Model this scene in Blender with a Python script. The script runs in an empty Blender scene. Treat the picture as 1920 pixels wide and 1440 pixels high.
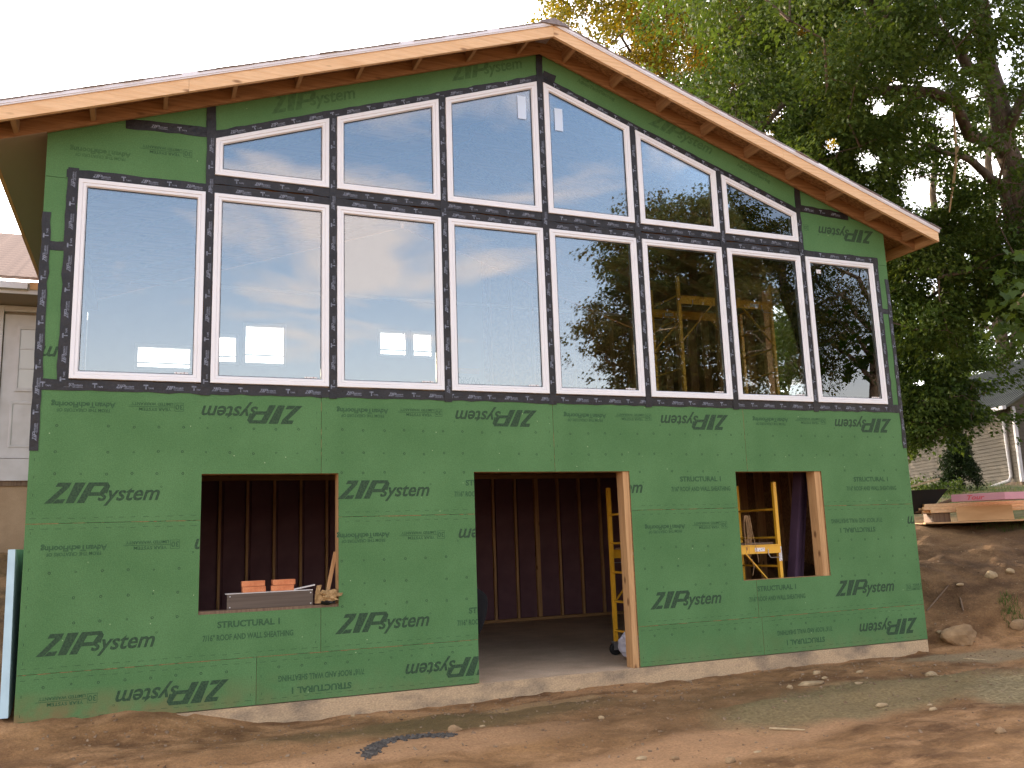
import bpy, bmesh, math, random
import numpy as np
from mathutils import Vector, Matrix
RNG = np.random.default_rng(7)
random.seed(7)
sc = bpy.context.scene
COL = sc.collection
R = math.radians

# ------------------------------------------------------------------ camera
CAM = Vector((0.9172, -8.5229, 1.2568))
yaw, pitch, roll = 0.3902, 0.1725, -0.0350
cyw, syw, cp, sp_ = math.cos(yaw), math.sin(yaw), math.cos(pitch), math.sin(pitch)
F = Vector((syw * cp, cyw * cp, sp_)); r0 = Vector((cyw, -syw, 0)); u0 = r0.cross(F)
RX = r0 * math.cos(roll) + u0 * math.sin(roll)
UX = u0 * math.cos(roll) - r0 * math.sin(roll)
cd = bpy.data.cameras.new('camera'); cam = bpy.data.objects.new('camera', cd); COL.objects.link(cam)
M = Matrix(((RX.x, UX.x, -F.x, CAM.x), (RX.y, UX.y, -F.y, CAM.y), (RX.z, UX.z, -F.z, CAM.z), (0, 0, 0, 1)))
cam.matrix_world = M
cd.sensor_width = 36; cd.lens = 1673.96 / 1920 * 36; cd.clip_end = 3000; cd.clip_start = .05
sc.camera = cam

# ------------------------------------------------------------------ light
SUN_EL, SUN_AZ = 13.0, -14.0          # behind the house, to the left
w = bpy.data.worlds.new('World'); sc.world = w; w.use_nodes = True
nt = w.node_tree; N = nt.nodes; L = nt.links
bg = N['Background']; bg.inputs[1].default_value = 0.15
sky = N.new('ShaderNodeTexSky'); sky.sky_type = 'NISHITA'; sky.sun_disc = False
sky.sun_elevation = R(SUN_EL); sky.sun_rotation = R(SUN_AZ); sky.air_density = 1.0; sky.dust_density = 1.0; sky.ozone_density = 2.2
tc = N.new('ShaderNodeTexCoord'); sx = N.new('ShaderNodeSeparateXYZ'); L.new(tc.outputs['Generated'], sx.inputs[0])
def wmath(op, a, b=None):
    n = N.new('ShaderNodeMath'); n.operation = op
    for i, v in enumerate((a, b)):
        if v is None: continue
        if isinstance(v, (int, float)): n.inputs[i].default_value = v
        else: L.new(v, n.inputs[i])
    return n.outputs[0]
zz = wmath('ADD', wmath('MAXIMUM', sx.outputs[2], 0.0), 0.22)
cb = N.new('ShaderNodeCombineXYZ')
L.new(wmath('DIVIDE', sx.outputs[0], zz), cb.inputs[0]); L.new(wmath('MULTIPLY', wmath('DIVIDE', sx.outputs[1], zz), 1.6), cb.inputs[1])
nz = N.new('ShaderNodeTexNoise'); nz.inputs['Scale'].default_value = 1.5; nz.inputs['Detail'].default_value = 7; nz.inputs['Roughness'].default_value = .52
nz.inputs['Distortion'].default_value = .5
cmap = N.new('ShaderNodeMapping'); cmap.inputs['Location'].default_value = (3.3, 0.0, 0.0); L.new(cb.outputs[0], cmap.inputs[0]); L.new(cmap.outputs[0], nz.inputs['Vector'])
rp = N.new('ShaderNodeValToRGB'); rp.color_ramp.elements[0].position = .50; rp.color_ramp.elements[1].position = .64
rp.color_ramp.elements[0].color = (0, 0, 0, 1); rp.color_ramp.elements[1].color = (.62, .62, .62, 1); rp.color_ramp.elements[0].color = (.0, .0, .0, 1)
L.new(nz.outputs[0], rp.inputs[0])
# thin high cloud: adds a whitish veil, brighter towards the low sun as real cloud is
dotn = N.new('ShaderNodeVectorMath'); dotn.operation = 'DOT_PRODUCT'
dotn.inputs[1].default_value = (math.sin(R(SUN_AZ)), math.cos(R(SUN_AZ)), .2); L.new(tc.outputs['Generated'], dotn.inputs[0])
fw = wmath('POWER', wmath('MAXIMUM', wmath('ADD', wmath('MULTIPLY', dotn.outputs['Value'], .5), .5), 0.0), 3.0)
cl = N.new('ShaderNodeMix'); cl.data_type = 'RGBA'; L.new(fw, cl.inputs[0])
cl.inputs[6].default_value = (7.8, 6.1, 5.0, 1); cl.inputs[7].default_value = (26, 24.5, 23, 1)
mx = N.new('ShaderNodeMix'); mx.data_type = 'RGBA'
hz = wmath('MULTIPLY', wmath('POWER', wmath('SUBTRACT', 1.0, wmath('MAXIMUM', sx.outputs[2], 0.0)), 4.6), .9)   # dusty air low down
L.new(wmath('MAXIMUM', hz, wmath('MAXIMUM', rp.outputs[0], wmath('MULTIPLY', fw, .75))), mx.inputs[0])
L.new(sky.outputs[0], mx.inputs[6]); L.new(cl.outputs[2], mx.inputs[7]); L.new(mx.outputs[2], bg.inputs[0])

sd = bpy.data.lights.new('sun', 'SUN'); sun = bpy.data.objects.new('sun', sd); COL.objects.link(sun)
sd.energy = 2.4; sd.angle = R(.6); sd.color = (1, .80, .58)
sv = Vector((math.sin(R(SUN_AZ)) * math.cos(R(SUN_EL)), math.cos(R(SUN_AZ)) * math.cos(R(SUN_EL)), math.sin(R(SUN_EL))))
sun.rotation_euler = sv.to_track_quat('Z', 'Y').to_euler(); sun.location = sv * 60
sc.view_settings.view_transform = 'Standard'; sc.view_settings.look = 'None'; sc.view_settings.gamma = 1
sc.view_settings.use_curve_mapping = False
sc.view_settings.exposure = 1.8
sc.render.engine = 'CYCLES'; sc.cycles.max_bounces = 8; sc.cycles.transparent_max_bounces = 16

# ------------------------------------------------------------------ helpers
def pray(px, py, D):
    d = F + RX * ((px - 960) / 1673.96) + UX * ((720 - py) / 1673.96)
    return CAM + d.normalized() * D

class MB:
    def __init__(s): s.v = []; s.f = []
    def add(s, vs, fs):
        n = len(s.v); s.v += [tuple(p) for p in vs]; s.f += [tuple(i + n for i in f) for f in fs]
    def box(s, x0, x1, y0, y1, z0, z1):
        s.add([(x0, y0, z0), (x1, y0, z0), (x1, y1, z0), (x0, y1, z0), (x0, y0, z1), (x1, y0, z1), (x1, y1, z1), (x0, y1, z1)],
              [(0, 3, 2, 1), (4, 5, 6, 7), (0, 1, 5, 4), (1, 2, 6, 5), (2, 3, 7, 6), (3, 0, 4, 7)]); return s
    def obox(s, c, ax, ay, az, hx, hy, hz):
        c, ax, ay, az = map(Vector, (c, ax, ay, az)); vs = []
        for k in (-1, 1):
            for i, j in ((-1, -1), (1, -1), (1, 1), (-1, 1)): vs.append(c + ax * hx * i + ay * hy * j + az * hz * k)
        s.add(vs, [(0, 3, 2, 1), (4, 5, 6, 7), (0, 1, 5, 4), (1, 2, 6, 5), (2, 3, 7, 6), (3, 0, 4, 7)]); return s
    def bar(s, a, b, wd, ht, up=(0, 0, 1)):
        a, b = Vector(a), Vector(b); d = (b - a).normalized(); up = Vector(up)
        sd_ = d.cross(up)
        if sd_.length < 1e-4: sd_ = d.cross(Vector((1, 0, 0)))
        sd_.normalize(); u = sd_.cross(d)
        return s.obox((a + b) / 2, d, sd_, u, (b - a).length / 2, wd / 2, ht / 2)
    def prism(s, pts, y0, y1):            # polygon in XZ (counter-clockwise seen from -y), extruded in y
        n = len(pts); s.add([(x, y0, z) for x, z in pts] + [(x, y1, z) for x, z in pts],
              [tuple(range(n)), tuple(reversed(range(n, 2 * n)))] + [(i + n, (i + 1) % n + n, (i + 1) % n, i) for i in range(n)]); return s
    def tube(s, path, rad, n=8, cap=True):
        path = [Vector(p) for p in path]; base = len(s.v); prev = None
        if not hasattr(rad, '__len__'): rad = [rad] * len(path)
        for i, p in enumerate(path):
            d = (path[min(i + 1, len(path) - 1)] - path[max(i - 1, 0)]).normalized()
            if prev is None: prev = d.orthogonal().normalized()
            a = (prev - d * prev.dot(d)).normalized(); prev = a; b = d.cross(a)
            for k in range(n):
                t = 2 * math.pi * k / n; s.v.append(tuple(p + (a * math.cos(t) + b * math.sin(t)) * rad[i]))
        for i in range(len(path) - 1):
            for k in range(n):
                s.f.append((base + i * n + k, base + i * n + (k + 1) % n, base + (i + 1) * n + (k + 1) % n, base + (i + 1) * n + k))
        if cap:
            s.f.append(tuple(base + k for k in reversed(range(n)))); s.f.append(tuple(base + (len(path) - 1) * n + k for k in range(n)))
        return s
    def lathe(s, c, prof, n=16, axis='z'):
        c = Vector(c); base = len(s.v)
        for r_, h in prof:
            for k in range(n):
                t = 2 * math.pi * k / n; a, b = r_ * math.cos(t), r_ * math.sin(t)
                s.v.append(tuple(c + (Vector((a, b, h)) if axis == 'z' else Vector((h, a, b)) if axis == 'x' else Vector((a, h, b)))))
        for i in range(len(prof) - 1):
            for k in range(n): s.f.append((base + i * n + k, base + i * n + (k + 1) % n, base + (i + 1) * n + (k + 1) % n, base + (i + 1) * n + k))
        s.f.append(tuple(base + k for k in range(n))); s.f.append(tuple(base + (len(prof) - 1) * n + k for k in range(n)))
        return s

WL = {}
def wloc(o): return WL.get(o, Vector((0, 0, 0)))
def link(name, me, parent, loc, mat=None, label=None, kind=None):
    o = bpy.data.objects.new(name, me); COL.objects.link(o)
    loc = Vector(loc); WL[o] = loc
    if parent: o.parent = parent; o.location = loc - wloc(parent)
    else: o.location = loc
    if mat and me is not None and not me.materials: me.materials.append(mat)
    if label: o['label'] = label
    if kind: o['kind'] = kind
    return o
def obj(name, mb, mat, parent=None, label=None, kind=None, smooth=False, bevel=0, base=False):
    v = np.array(mb.v, dtype=float); lo, hi = v.min(0), v.max(0)
    c = (lo + hi) / 2
    if base: c[2] = lo[2]
    me = bpy.data.meshes.new(name); me.from_pydata((v - c).tolist(), [], mb.f); me.update()
    if smooth: me.shade_smooth()
    o = link(name, me, parent, c, mat, label, kind)
    if bevel:
        m = o.modifiers.new('bevel', 'BEVEL'); m.width = bevel; m.segments = 2; m.limit_method = 'ANGLE'; m.angle_limit = R(40)
    return o
def thing(name, label, cat, loc, group=None):
    o = link(name, None, None, loc); o.empty_display_size = .3; o['label'] = label; o['category'] = cat
    if group: o['group'] = group
    return o
def tag(o, label, cat, group=None):
    o['label'] = label; o['category'] = cat
    if group: o['group'] = group
    return o
def again(src, name, parent, loc):       # a part that shares its mesh data with an alike part
    o = src.copy(); COL.objects.link(o); o.name = name; o.parent = parent
    WL[o] = Vector(loc); o.location = WL[o] - wloc(parent); return o

# ------------------------------------------------------------------ materials
def mat(name, base, rough=.7, var=None, vscale=4.0, stretch=(1, 1, 1), detail=6, bump=0, bscale=60, fine=0, fscale=150, metal=0, spec=.3, vlo=.35, vhi=.65, coords='Object'):
    m = bpy.data.materials.new(name); m.use_nodes = True; t = m.node_tree; n = t.nodes; l = t.links
    b = n['Principled BSDF']; b.inputs['Roughness'].default_value = rough; b.inputs['Metallic'].default_value = metal
    b.inputs['Specular IOR Level'].default_value = spec
    b.inputs['Base Color'].default_value = (*base, 1)
    tcn = n.new('ShaderNodeTexCoord'); mp = n.new('ShaderNodeMapping'); mp.inputs['Scale'].default_value = stretch
    l.new(tcn.outputs[coords], mp.inputs[0]); cur = None
    if var:
        a = n.new('ShaderNodeTexNoise'); a.inputs['Scale'].default_value = vscale; a.inputs['Detail'].default_value = detail; l.new(mp.outputs[0], a.inputs['Vector'])
        r_ = n.new('ShaderNodeValToRGB'); r_.color_ramp.elements[0].position = vlo; r_.color_ramp.elements[1].position = vhi
        r_.color_ramp.elements[0].color = (*base, 1); r_.color_ramp.elements[1].color = (*var, 1); l.new(a.outputs[0], r_.inputs[0]); cur = r_.outputs[0]
    if fine:
        a = n.new('ShaderNodeTexNoise'); a.inputs['Scale'].default_value = fscale; a.inputs['Detail'].default_value = 3; l.new(mp.outputs[0], a.inputs['Vector'])
        k = n.new('ShaderNodeMapRange'); k.inputs['From Min'].default_value = .3; k.inputs['From Max'].default_value = .7
        k.inputs['To Min'].default_value = 1 - fine; k.inputs['To Max'].default_value = 1 + fine; l.new(a.outputs[0], k.inputs[0])
        x = n.new('ShaderNodeMix'); x.data_type = 'RGBA'; x.blend_type = 'MULTIPLY'; x.inputs[0].default_value = 1
        if cur: l.new(cur, x.inputs[6])
        else: x.inputs[6].default_value = (*base, 1)
        c3 = n.new('ShaderNodeCombineColor'); [l.new(k.outputs[0], c3.inputs[i]) for i in range(3)]; l.new(c3.outputs[0], x.inputs[7]); cur = x.outputs[2]
    if cur: l.new(cur, b.inputs['Base Color'])
    if bump:
        a = n.new('ShaderNodeTexNoise'); a.inputs['Scale'].default_value = bscale; a.inputs['Detail'].default_value = 5; l.new(mp.outputs[0], a.inputs['Vector'])
        bp = n.new('ShaderNodeBump'); bp.inputs['Strength'].default_value = bump; bp.inputs['Distance'].default_value = .01; l.new(a.outputs[0], bp.inputs['Height']); l.new(bp.outputs[0], b.inputs['Normal'])
    m['mix'] = 0; return m
def wood(name, light, dark, axis='x', knots=.5, rough=.7, scale=1.0, ring=1.0):
    m = mat(name, light, rough, dark, 5 * scale, {'x': (.35, 9, 9), 'y': (9, .35, 9), 'z': (9, 9, .35)}[axis], 5, .25, 12, .10, 30, vlo=.38, vhi=.72)
    if knots:
        t = m.node_tree; n = t.nodes; l = t.links; b = n['Principled BSDF']
        src = b.inputs['Base Color'].links[0].from_socket
        tcn = n.new('ShaderNodeTexCoord'); mp = n.new('ShaderNodeMapping'); mp.inputs['Scale'].default_value = {'x': (2.6, 5, 7.0), 'y': (5, 2.6, 7), 'z': (6.0, 5, 2.8)}[axis]
        l.new(tcn.outputs['Object'], mp.inputs[0]); v = n.new('ShaderNodeTexVoronoi'); v.inputs['Scale'].default_value = 1; v.inputs['Randomness'].default_value = 1; l.new(mp.outputs[0], v.inputs['Vector'])
        r_ = n.new('ShaderNodeValToRGB'); r_.color_ramp.elements[0].position = .07; r_.color_ramp.elements[1].position = .15
        r_.color_ramp.elements[0].color = (1, 1, 1, 1); r_.color_ramp.elements[1].color = (0, 0, 0, 1); l.new(v.outputs['Distance'], r_.inputs[0])
        x = n.new('ShaderNodeMix'); x.data_type = 'RGBA'; mu = n.new('ShaderNodeMath'); mu.operation = 'MULTIPLY'; mu.inputs[1].default_value = knots; l.new(r_.outputs[0], mu.inputs[0])
        l.new(mu.outputs[0], x.inputs[0]); l.new(src, x.inputs[6]); x.inputs[7].default_value = (dark[0] * .35, dark[1] * .28, dark[2] * .25, 1); l.new(x.outputs[2], b.inputs['Base Color'])
    return m

m_print = mat('print_ink', (.030, .058, .032), .8, (.055, .110, .052), 60, vlo=.4, vhi=.75, spec=.2)
m_print2 = mat('print_ink_faint', (.035, .080, .038), .8, (.055, .13, .055), 80, vlo=.35, vhi=.65, spec=.2)
m_print3 = mat('print_ink_worn', (.048, .110, .045), .8, (.066, .150, .056), 25, vlo=.35, vhi=.6, spec=.2)
def green_mat():
    m = mat('green_sheathing', (.074, .172, .060), .78, (.094, .205, .076), 1.6, (1, 1, 1), 5, .12, 90, .16, 120, spec=.25, coords='Object')
    t = m.node_tree; n = t.nodes; l = t.links; b = n['Principled BSDF']; src = b.inputs['Base Color'].links[0].from_socket
    g = n.new('ShaderNodeNewGeometry'); sp = n.new('ShaderNodeSeparateXYZ'); l.new(g.outputs['Position'], sp.inputs[0])
    # mud splashed up the lowest 20 cm of the boards, heavier at the left
    ns = n.new('ShaderNodeTexNoise'); ns.inputs['Scale'].default_value = 5; ns.inputs['Detail'].default_value = 8; l.new(g.outputs['Position'], ns.inputs['Vector'])
    k = n.new('ShaderNodeMapRange'); k.inputs['From Min'].default_value = .18; k.inputs['From Max'].default_value = -.08; l.new(sp.outputs[2], k.inputs[0])
    q = n.new('ShaderNodeMapRange'); q.inputs['From Min'].default_value = 2.2; q.inputs['From Max'].default_value = .0; q.inputs['To Min'].default_value = .15; l.new(sp.outputs[0], q.inputs[0])
    u = n.new('ShaderNodeMath'); u.operation = 'MULTIPLY'; l.new(k.outputs[0], u.inputs[0]); l.new(q.outputs[0], u.inputs[1])
    u2 = n.new('ShaderNodeMath'); u2.operation = 'MULTIPLY'; l.new(u.outputs[0], u2.inputs[0]); r_ = n.new('ShaderNodeMapRange'); r_.inputs['From Min'].default_value = .35; r_.inputs['From Max'].default_value = .6; l.new(ns.outputs[0], r_.inputs[0]); l.new(r_.outputs[0], u2.inputs[1])
    x = n.new('ShaderNodeMix'); x.data_type = 'RGBA'; l.new(u2.outputs[0], x.inputs[0]); l.new(src, x.inputs[6]); x.inputs[7].default_value = (.21, .13, .06, 1)
    # pale specks: chipped resin and staple heads
    v = n.new('ShaderNodeTexVoronoi'); v.inputs['Scale'].default_value = 7; l.new(g.outputs['Position'], v.inputs['Vector'])
    lt = n.new('ShaderNodeMath'); lt.operation = 'LESS_THAN'; lt.inputs[1].default_value = .035; l.new(v.outputs['Distance'], lt.inputs[0])
    y = n.new('ShaderNodeMix'); y.data_type = 'RGBA'; l.new(lt.outputs[0], y.inputs[0]); l.new(x.outputs[2], y.inputs[6]); y.inputs[7].default_value = (.32, .42, .22, 1); l.new(y.outputs[2], b.inputs['Base Color'])
    return m
m_green = green_mat()
m_edge = mat('board_edge', (.30, .17, .07), .9, (.16, .09, .04), 40)
m_fascia = wood('pine_fascia', (.80, .54, .31), (.70, .43, .22), 'x', .8)
m_studv = wood('pine_upright', (.56, .33, .15), (.40, .21, .09), 'z', .85)
m_studh = wood('pine_level', (.50, .29, .13), (.36, .19, .08), 'x', .6)
m_woody = wood('pine_deep', (.50, .29, .13), (.36, .19, .08), 'y', .6)
m_dimwood = wood('weathered_wood', (.20, .13, .08), (.12, .07, .045), 'z', .4)
m_shadewood = wood('shaded_framing', (.36, .20, .095), (.24, .125, .055), 'y', .5)  # pine darkened so its colour carries the shade under the overhang
m_rake = wood('shaded_rake', (.36, .20, .095), (.24, .125, .055), 'x', .5)  # same darkened pine, overhang shade put into the rake colour
m_osb = mat('strand_board', (.34, .19, .085), .8, (.17, .085, .035), 22, (1, 2.5, 1), 2, .3, 40, .25, 60)
m_white = mat('white_vinyl', (.80, .79, .79), .35, (.77, .76, .76), 3, spec=.4)
m_gasket = mat('dark_gasket', (.03, .03, .035), .6)
m_drip = mat('white_drip_metal', (.80, .79, .82), .45)
m_shingle = mat('grey_shingle', (.30, .26, .25), .9, (.20, .17, .17), 30, fine=.3)
m_tape = mat('black_flashing_tape', (.024, .021, .022), .45, (.012, .011, .012), 6, (1, 1, 1), 4, .9, 16, .3, 60, spec=.3)
m_tprint = mat('tape_print', (.25, .27, .33), .6, (.10, .11, .13), 50)
m_conc = mat('concrete', (.64, .47, .31), .9, (.50, .36, .23), 2.2, (1, 1, 1), 9, .35, 40, .16, 90)
m_concface = mat('concrete_face', (.46, .33, .20), .9, (.17, .135, .10), 3.2, (1, 1, 1.8), 9, .5, 30, .22, 50, vlo=.44, vhi=.74)
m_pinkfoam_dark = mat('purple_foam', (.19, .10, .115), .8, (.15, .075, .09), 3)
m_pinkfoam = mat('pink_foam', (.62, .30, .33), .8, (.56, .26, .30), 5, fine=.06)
m_bluefoam = mat('blue_foam', (.50, .68, .74), .7, (.44, .60, .66), 6, bump=.1)
m_yellow = mat('yellow_steel', (.80, .43, .03), .4, (.70, .36, .025), 5, spec=.5)
m_black = mat('black_rubber', (.012, .012, .013), .6)
m_cloth = mat('black_cloth', (.010, .010, .011), .95)
m_steel = mat('grey_steel', (.45, .45, .47), .35, metal=.8)
m_bag = mat('white_plastic_bag', (.62, .60, .66), .35, (.5, .48, .54), 9, bump=.5, bscale=14, spec=.5)
m_brick = mat('orange_brick', (.64, .25, .11), .85, (.52, .17, .07), 12, bump=.2, fine=.12)
m_fibre = mat('dark_fibre_trim', (.085, .062, .046), .7, (.12, .09, .068), 3, (.4, 1, 12), 3)
m_paper = mat('brown_paper', (.42, .26, .115), .8, (.22, .13, .05), 30, bump=1, bscale=26)
m_cord = mat('tan_cord', (.45, .28, .14), .8)
m_label = mat('white_label', (.75, .73, .70), .5, (.35, .2, .18), 60, vlo=.55, vhi=.6)
m_sticker = mat('pale_film', (.62, .72, .84), .4)
m_offwhite = mat('house_wrap', (.40, .385, .36), .6, (.36, .35, .33), 3)
m_oldwhite = mat('old_white_paint', (.62, .58, .57), .55, (.54, .50, .48), 5)
m_tan = mat('tan_stucco', (.42, .29, .18), .9, (.33, .22, .13), 3, fine=.1)
m_soffit = mat('tan_soffit', (.27, .21, .155), .7)
m_oldroof = mat('brown_old_shingle', (.36, .25, .19), .95, (.26, .18, .14), 8, (1, 1, 1), 6, fine=.25, fscale=40)
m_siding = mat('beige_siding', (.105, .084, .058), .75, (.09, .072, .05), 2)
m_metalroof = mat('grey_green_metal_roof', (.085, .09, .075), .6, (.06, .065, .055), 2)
m_bark = mat('bark', (.17, .125, .09), .95, (.075, .055, .04), 5, (1, 1, .25), 8, .8, 10, .25, 30)
m_rock = mat('brown_boulder', (.34, .22, .115), .9, (.20, .125, .065), 5, bump=.6, bscale=14, fine=.15)
m_stone = mat('pale_stone', (.44, .32, .18), .9, (.30, .21, .115), 14, bump=.4)
m_stick = mat('pale_stick', (.52, .40, .24), .9, (.40, .29, .16), 20)
m_ply = mat('plywood_sheet', (.62, .37, .18), .7, (.54, .31, .14), 3, (1, 1, 4))
m_red = mat('red_marker', (.62, .10, .12), .7)
m_pane_bright = mat('reflection_pane', (.55, .51, .47), .2, spec=.5)  # pale warm reflection put into the pane colour

def glass_mat():
    m = bpy.data.materials.new('coated_glass'); m.use_nodes = True; t = m.node_tree; n = t.nodes; l = t.links
    n.remove(n['Principled BSDF']); out = n['Material Output']
    g = n.new('ShaderNodeBsdfGlossy'); g.inputs['Roughness'].default_value = .0; g.inputs['Color'].default_value = (.98, .99, 1, 1)
    tr = n.new('ShaderNodeBsdfTransparent'); tr.inputs['Color'].default_value = (.86, .89, .88, 1)
    fr = n.new('ShaderNodeFresnel'); fr.inputs['IOR'].default_value = 1.5
    a = n.new('ShaderNodeMath'); a.operation = 'MULTIPLY_ADD'; a.inputs[1].default_value = 1.0; a.inputs[2].default_value = .10; a.use_clamp = True; l.new(fr.outputs[0], a.inputs[0])
    tcn = n.new('ShaderNodeTexCoord'); nz_ = n.new('ShaderNodeTexNoise'); nz_.inputs['Scale'].default_value = 1.4; nz_.inputs['Detail'].default_value = 1
    l.new(tcn.outputs['Object'], nz_.inputs['Vector']); bp = n.new('ShaderNodeBump'); bp.inputs['Strength'].default_value = .035; bp.inputs['Distance'].default_value = .02
    l.new(nz_.outputs[0], bp.inputs['Height']); l.new(bp.outputs[0], g.inputs['Normal'])
    x = n.new('ShaderNodeMixShader'); l.new(a.outputs[0], x.inputs[0]); l.new(tr.outputs[0], x.inputs[1]); l.new(g.outputs[0], x.inputs[2]); l.new(x.outputs[0], out.inputs[0])
    return m
m_glass = glass_mat()

def leaf_mat(name, c0, c1, c2, trans=.45):
    m = bpy.data.materials.new(name); m.use_nodes = True; t = m.node_tree; n = t.nodes; l = t.links
    b = n['Principled BSDF']; out = n['Material Output']; b.inputs['Roughness'].default_value = .55; b.inputs['Specular IOR Level'].default_value = .15
    at = n.new('ShaderNodeAttribute'); at.attribute_name = 'hue'
    r_ = n.new('ShaderNodeValToRGB'); e = r_.color_ramp.elements; e[0].color = (*c0, 1); e[0].position = 0; e[1].color = (*c2, 1); e[1].position = 1
    mid = r_.color_ramp.elements.new(.5); mid.color = (*c1, 1); l.new(at.outputs['Fac'], r_.inputs[0]); l.new(r_.outputs[0], b.inputs['Base Color'])
    tr = n.new('ShaderNodeBsdfTranslucent'); hs = n.new('ShaderNodeHueSaturation'); hs.inputs['Value'].default_value = 1.5; hs.inputs['Saturation'].default_value = 1.1; hs.inputs['Hue'].default_value = .485
    l.new(r_.outputs[0], hs.inputs['Color']); l.new(hs.outputs[0], tr.inputs['Color'])
    x = n.new('ShaderNodeMixShader'); x.inputs[0].default_value = trans; l.new(b.outputs[0], x.inputs[1]); l.new(tr.outputs[0], x.inputs[2]); l.new(x.outputs[0], out.inputs[0])
    return m
m_leaf = leaf_mat('maple_leaf', (.026, .050, .010), (.050, .084, .015), (.090, .122, .022), .34)
m_leafgold = leaf_mat('sunlit_gold_leaf', (.055, .078, .012), (.17, .145, .02), (.38, .24, .03))  # golden sunlight put into the leaf colour
m_leafdark = leaf_mat('dark_leaf', (.022, .044, .010), (.040, .070, .014), (.070, .100, .02))
m_leafrust = leaf_mat('front_tree_leaf', (.030, .048, .014), (.055, .065, .018), (.11, .085, .025))
m_cedar = leaf_mat('cedar_needle', (.012, .024, .008), (.020, .036, .010), (.030, .050, .014), .15)
m_grass = leaf_mat('grass_blade', (.04, .075, .015), (.07, .12, .025), (.12, .16, .04), .3)

# ------------------------------------------------------------------ terrain
def vnoise(x, y, s, seed=0):
    x = x * s; y = y * s; xi = np.floor(x).astype(int); yi = np.floor(y).astype(int); xf = x - xi; yf = y - yi
    def h(a, b): 
        v = np.sin(a * 127.1 + b * 311.7 + seed * 74.7) * 43758.5453; return v - np.floor(v)
    u = xf * xf * (3 - 2 * xf); v = yf * yf * (3 - 2 * yf)
    return (h(xi, yi) * (1 - u) + h(xi + 1, yi) * u) * (1 - v) + (h(xi, yi + 1) * (1 - u) + h(xi + 1, yi + 1) * u) * v - .5
HX0, HX1, HY1 = -.02, 9.764, 6.1
def ground_z(x, y, rough=True):
    x = np.asarray(x, float); y = np.asarray(y, float)
    base = -.27 + 0 * x
    d = .6 * (x - 9.8) + .8 * (y - .3)
    dn = d + .35 * vnoise(x, y, .9, 1) + .18 * vnoise(x, y, 2.3, 2)
    rt = np.interp(dn, [-.35, 0, .35, .8, 1.4, 2.4, 3.6, 16.5, 40, 300], [0, .06, .22, .62, .98, 1.24, 1.52, 2.60, 3.6, 9])
    rt = np.where(x > 4, rt, 0)
    rt = rt * np.clip((x - 8.2) / 1.5, 0, 1)
    e = y + .35 * np.clip(-x, 0, 3)
    lf = np.interp(e + .15 * vnoise(x, y, 1.7, 3), [-3, -.6, .1, .6, 2.5, 4.5, 6, 40, 300], [0, .06, .27, .45, 1.2, 1.55, 1.62, 2.6, 6])
    lf = lf * np.clip((2.0 - x) / 1.1, 0, 1)
    bk = np.where(y > 6.1, 1.6, 0) * np.clip((y - 6.1) / .5, 0, 1)
    z = base + np.maximum(np.maximum(rt, lf), bk); flat = np.clip((d - 2.2) / 1.2, 0, 1) * (x > 4)
    lump = .06 * vnoise(x, y, .8, 5) + .045 * vnoise(x, y, 2.1, 6)
    bankm = np.clip((z + .2) * 2, 0, 1)
    if rough:
        lump = lump + .028 * vnoise(x, y, 5, 7) + .015 * vnoise(x, y, 12, 8) + .008 * vnoise(x, y, 29, 9)
        lump = lump + bankm * (.16 * vnoise(x, y, 1.7, 10) + .10 * vnoise(x, y, 4.1, 11) + .05 * vnoise(x, y, 9, 12)) * (d < 6) * (1 - .85 * flat)
        # a shallow wheel rut and a low ridge along the foreground
        rr = y + 1.25 + .10 * np.sin(x * 1.3) + .12 * vnoise(x, y, .7, 15)
        lump = lump - .035 * np.exp(-(rr / .16) ** 2) + .045 * np.exp(-((rr + .35) / .22) ** 2)
    near = np.clip(1 - np.abs(y) / .35, 0, 1) * (x > 1.3) * (x < 9.6)
    z = z + lump * (1 - .7 * near) + near * (.022 * vnoise(x, y, 9, 21) + .02 * vnoise(x, y, 3, 22))
    z = np.where((x > 1.75) & (x < 9.9) & (y < .1), np.minimum(z, -.195 - .03 * (x < 9)), z)
    inside = (x > HX0 + .06) & (x < HX1 - .06) & (y > .06) & (y < HY1)
    return np.where(inside, -.55, z)
def axis(lo, hi, step, far, n=26, g=1.28):
    a = list(np.arange(lo, hi, step)); s = step
    r_ = []; p = hi
    while p < far: r_.append(p); s *= g; p += s
    q = []; s = step; p = lo - step
    while p > -far: q.append(p); s *= g; p -= s
    return np.array(q[::-1] + a + r_)
gx = axis(-2.0, 15.5, .055, 900); gy = axis(-5.0, 4.2, .055, 900)
GX, GY = np.meshgrid(gx, gy); GZ = ground_z(GX, GY)
nx, ny = len(gx), len(gy)
idx = np.arange(nx * ny).reshape(ny, nx)
quads = np.stack([idx[:-1, :-1], idx[:-1, 1:], idx[1:, 1:], idx[1:, :-1]], -1).reshape(-1, 4)
def npmesh(name, V, Fq, k=4):
    me = bpy.data.meshes.new(name); me.vertices.add(len(V)); me.vertices.foreach_set('co', np.ascontiguousarray(V, dtype=np.float32).ravel())
    me.loops.add(len(Fq) * k); me.loops.foreach_set('vertex_index', np.ascontiguousarray(Fq, dtype=np.int32).ravel())
    me.polygons.add(len(Fq)); me.polygons.foreach_set('loop_start', np.arange(0, len(Fq) * k, k, dtype=np.int32))
    me.update(calc_edges=True); return me
gm = npmesh('ground', np.stack([GX, GY, GZ], -1).reshape(-1, 3), quads); gm.shade_smooth()

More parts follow.
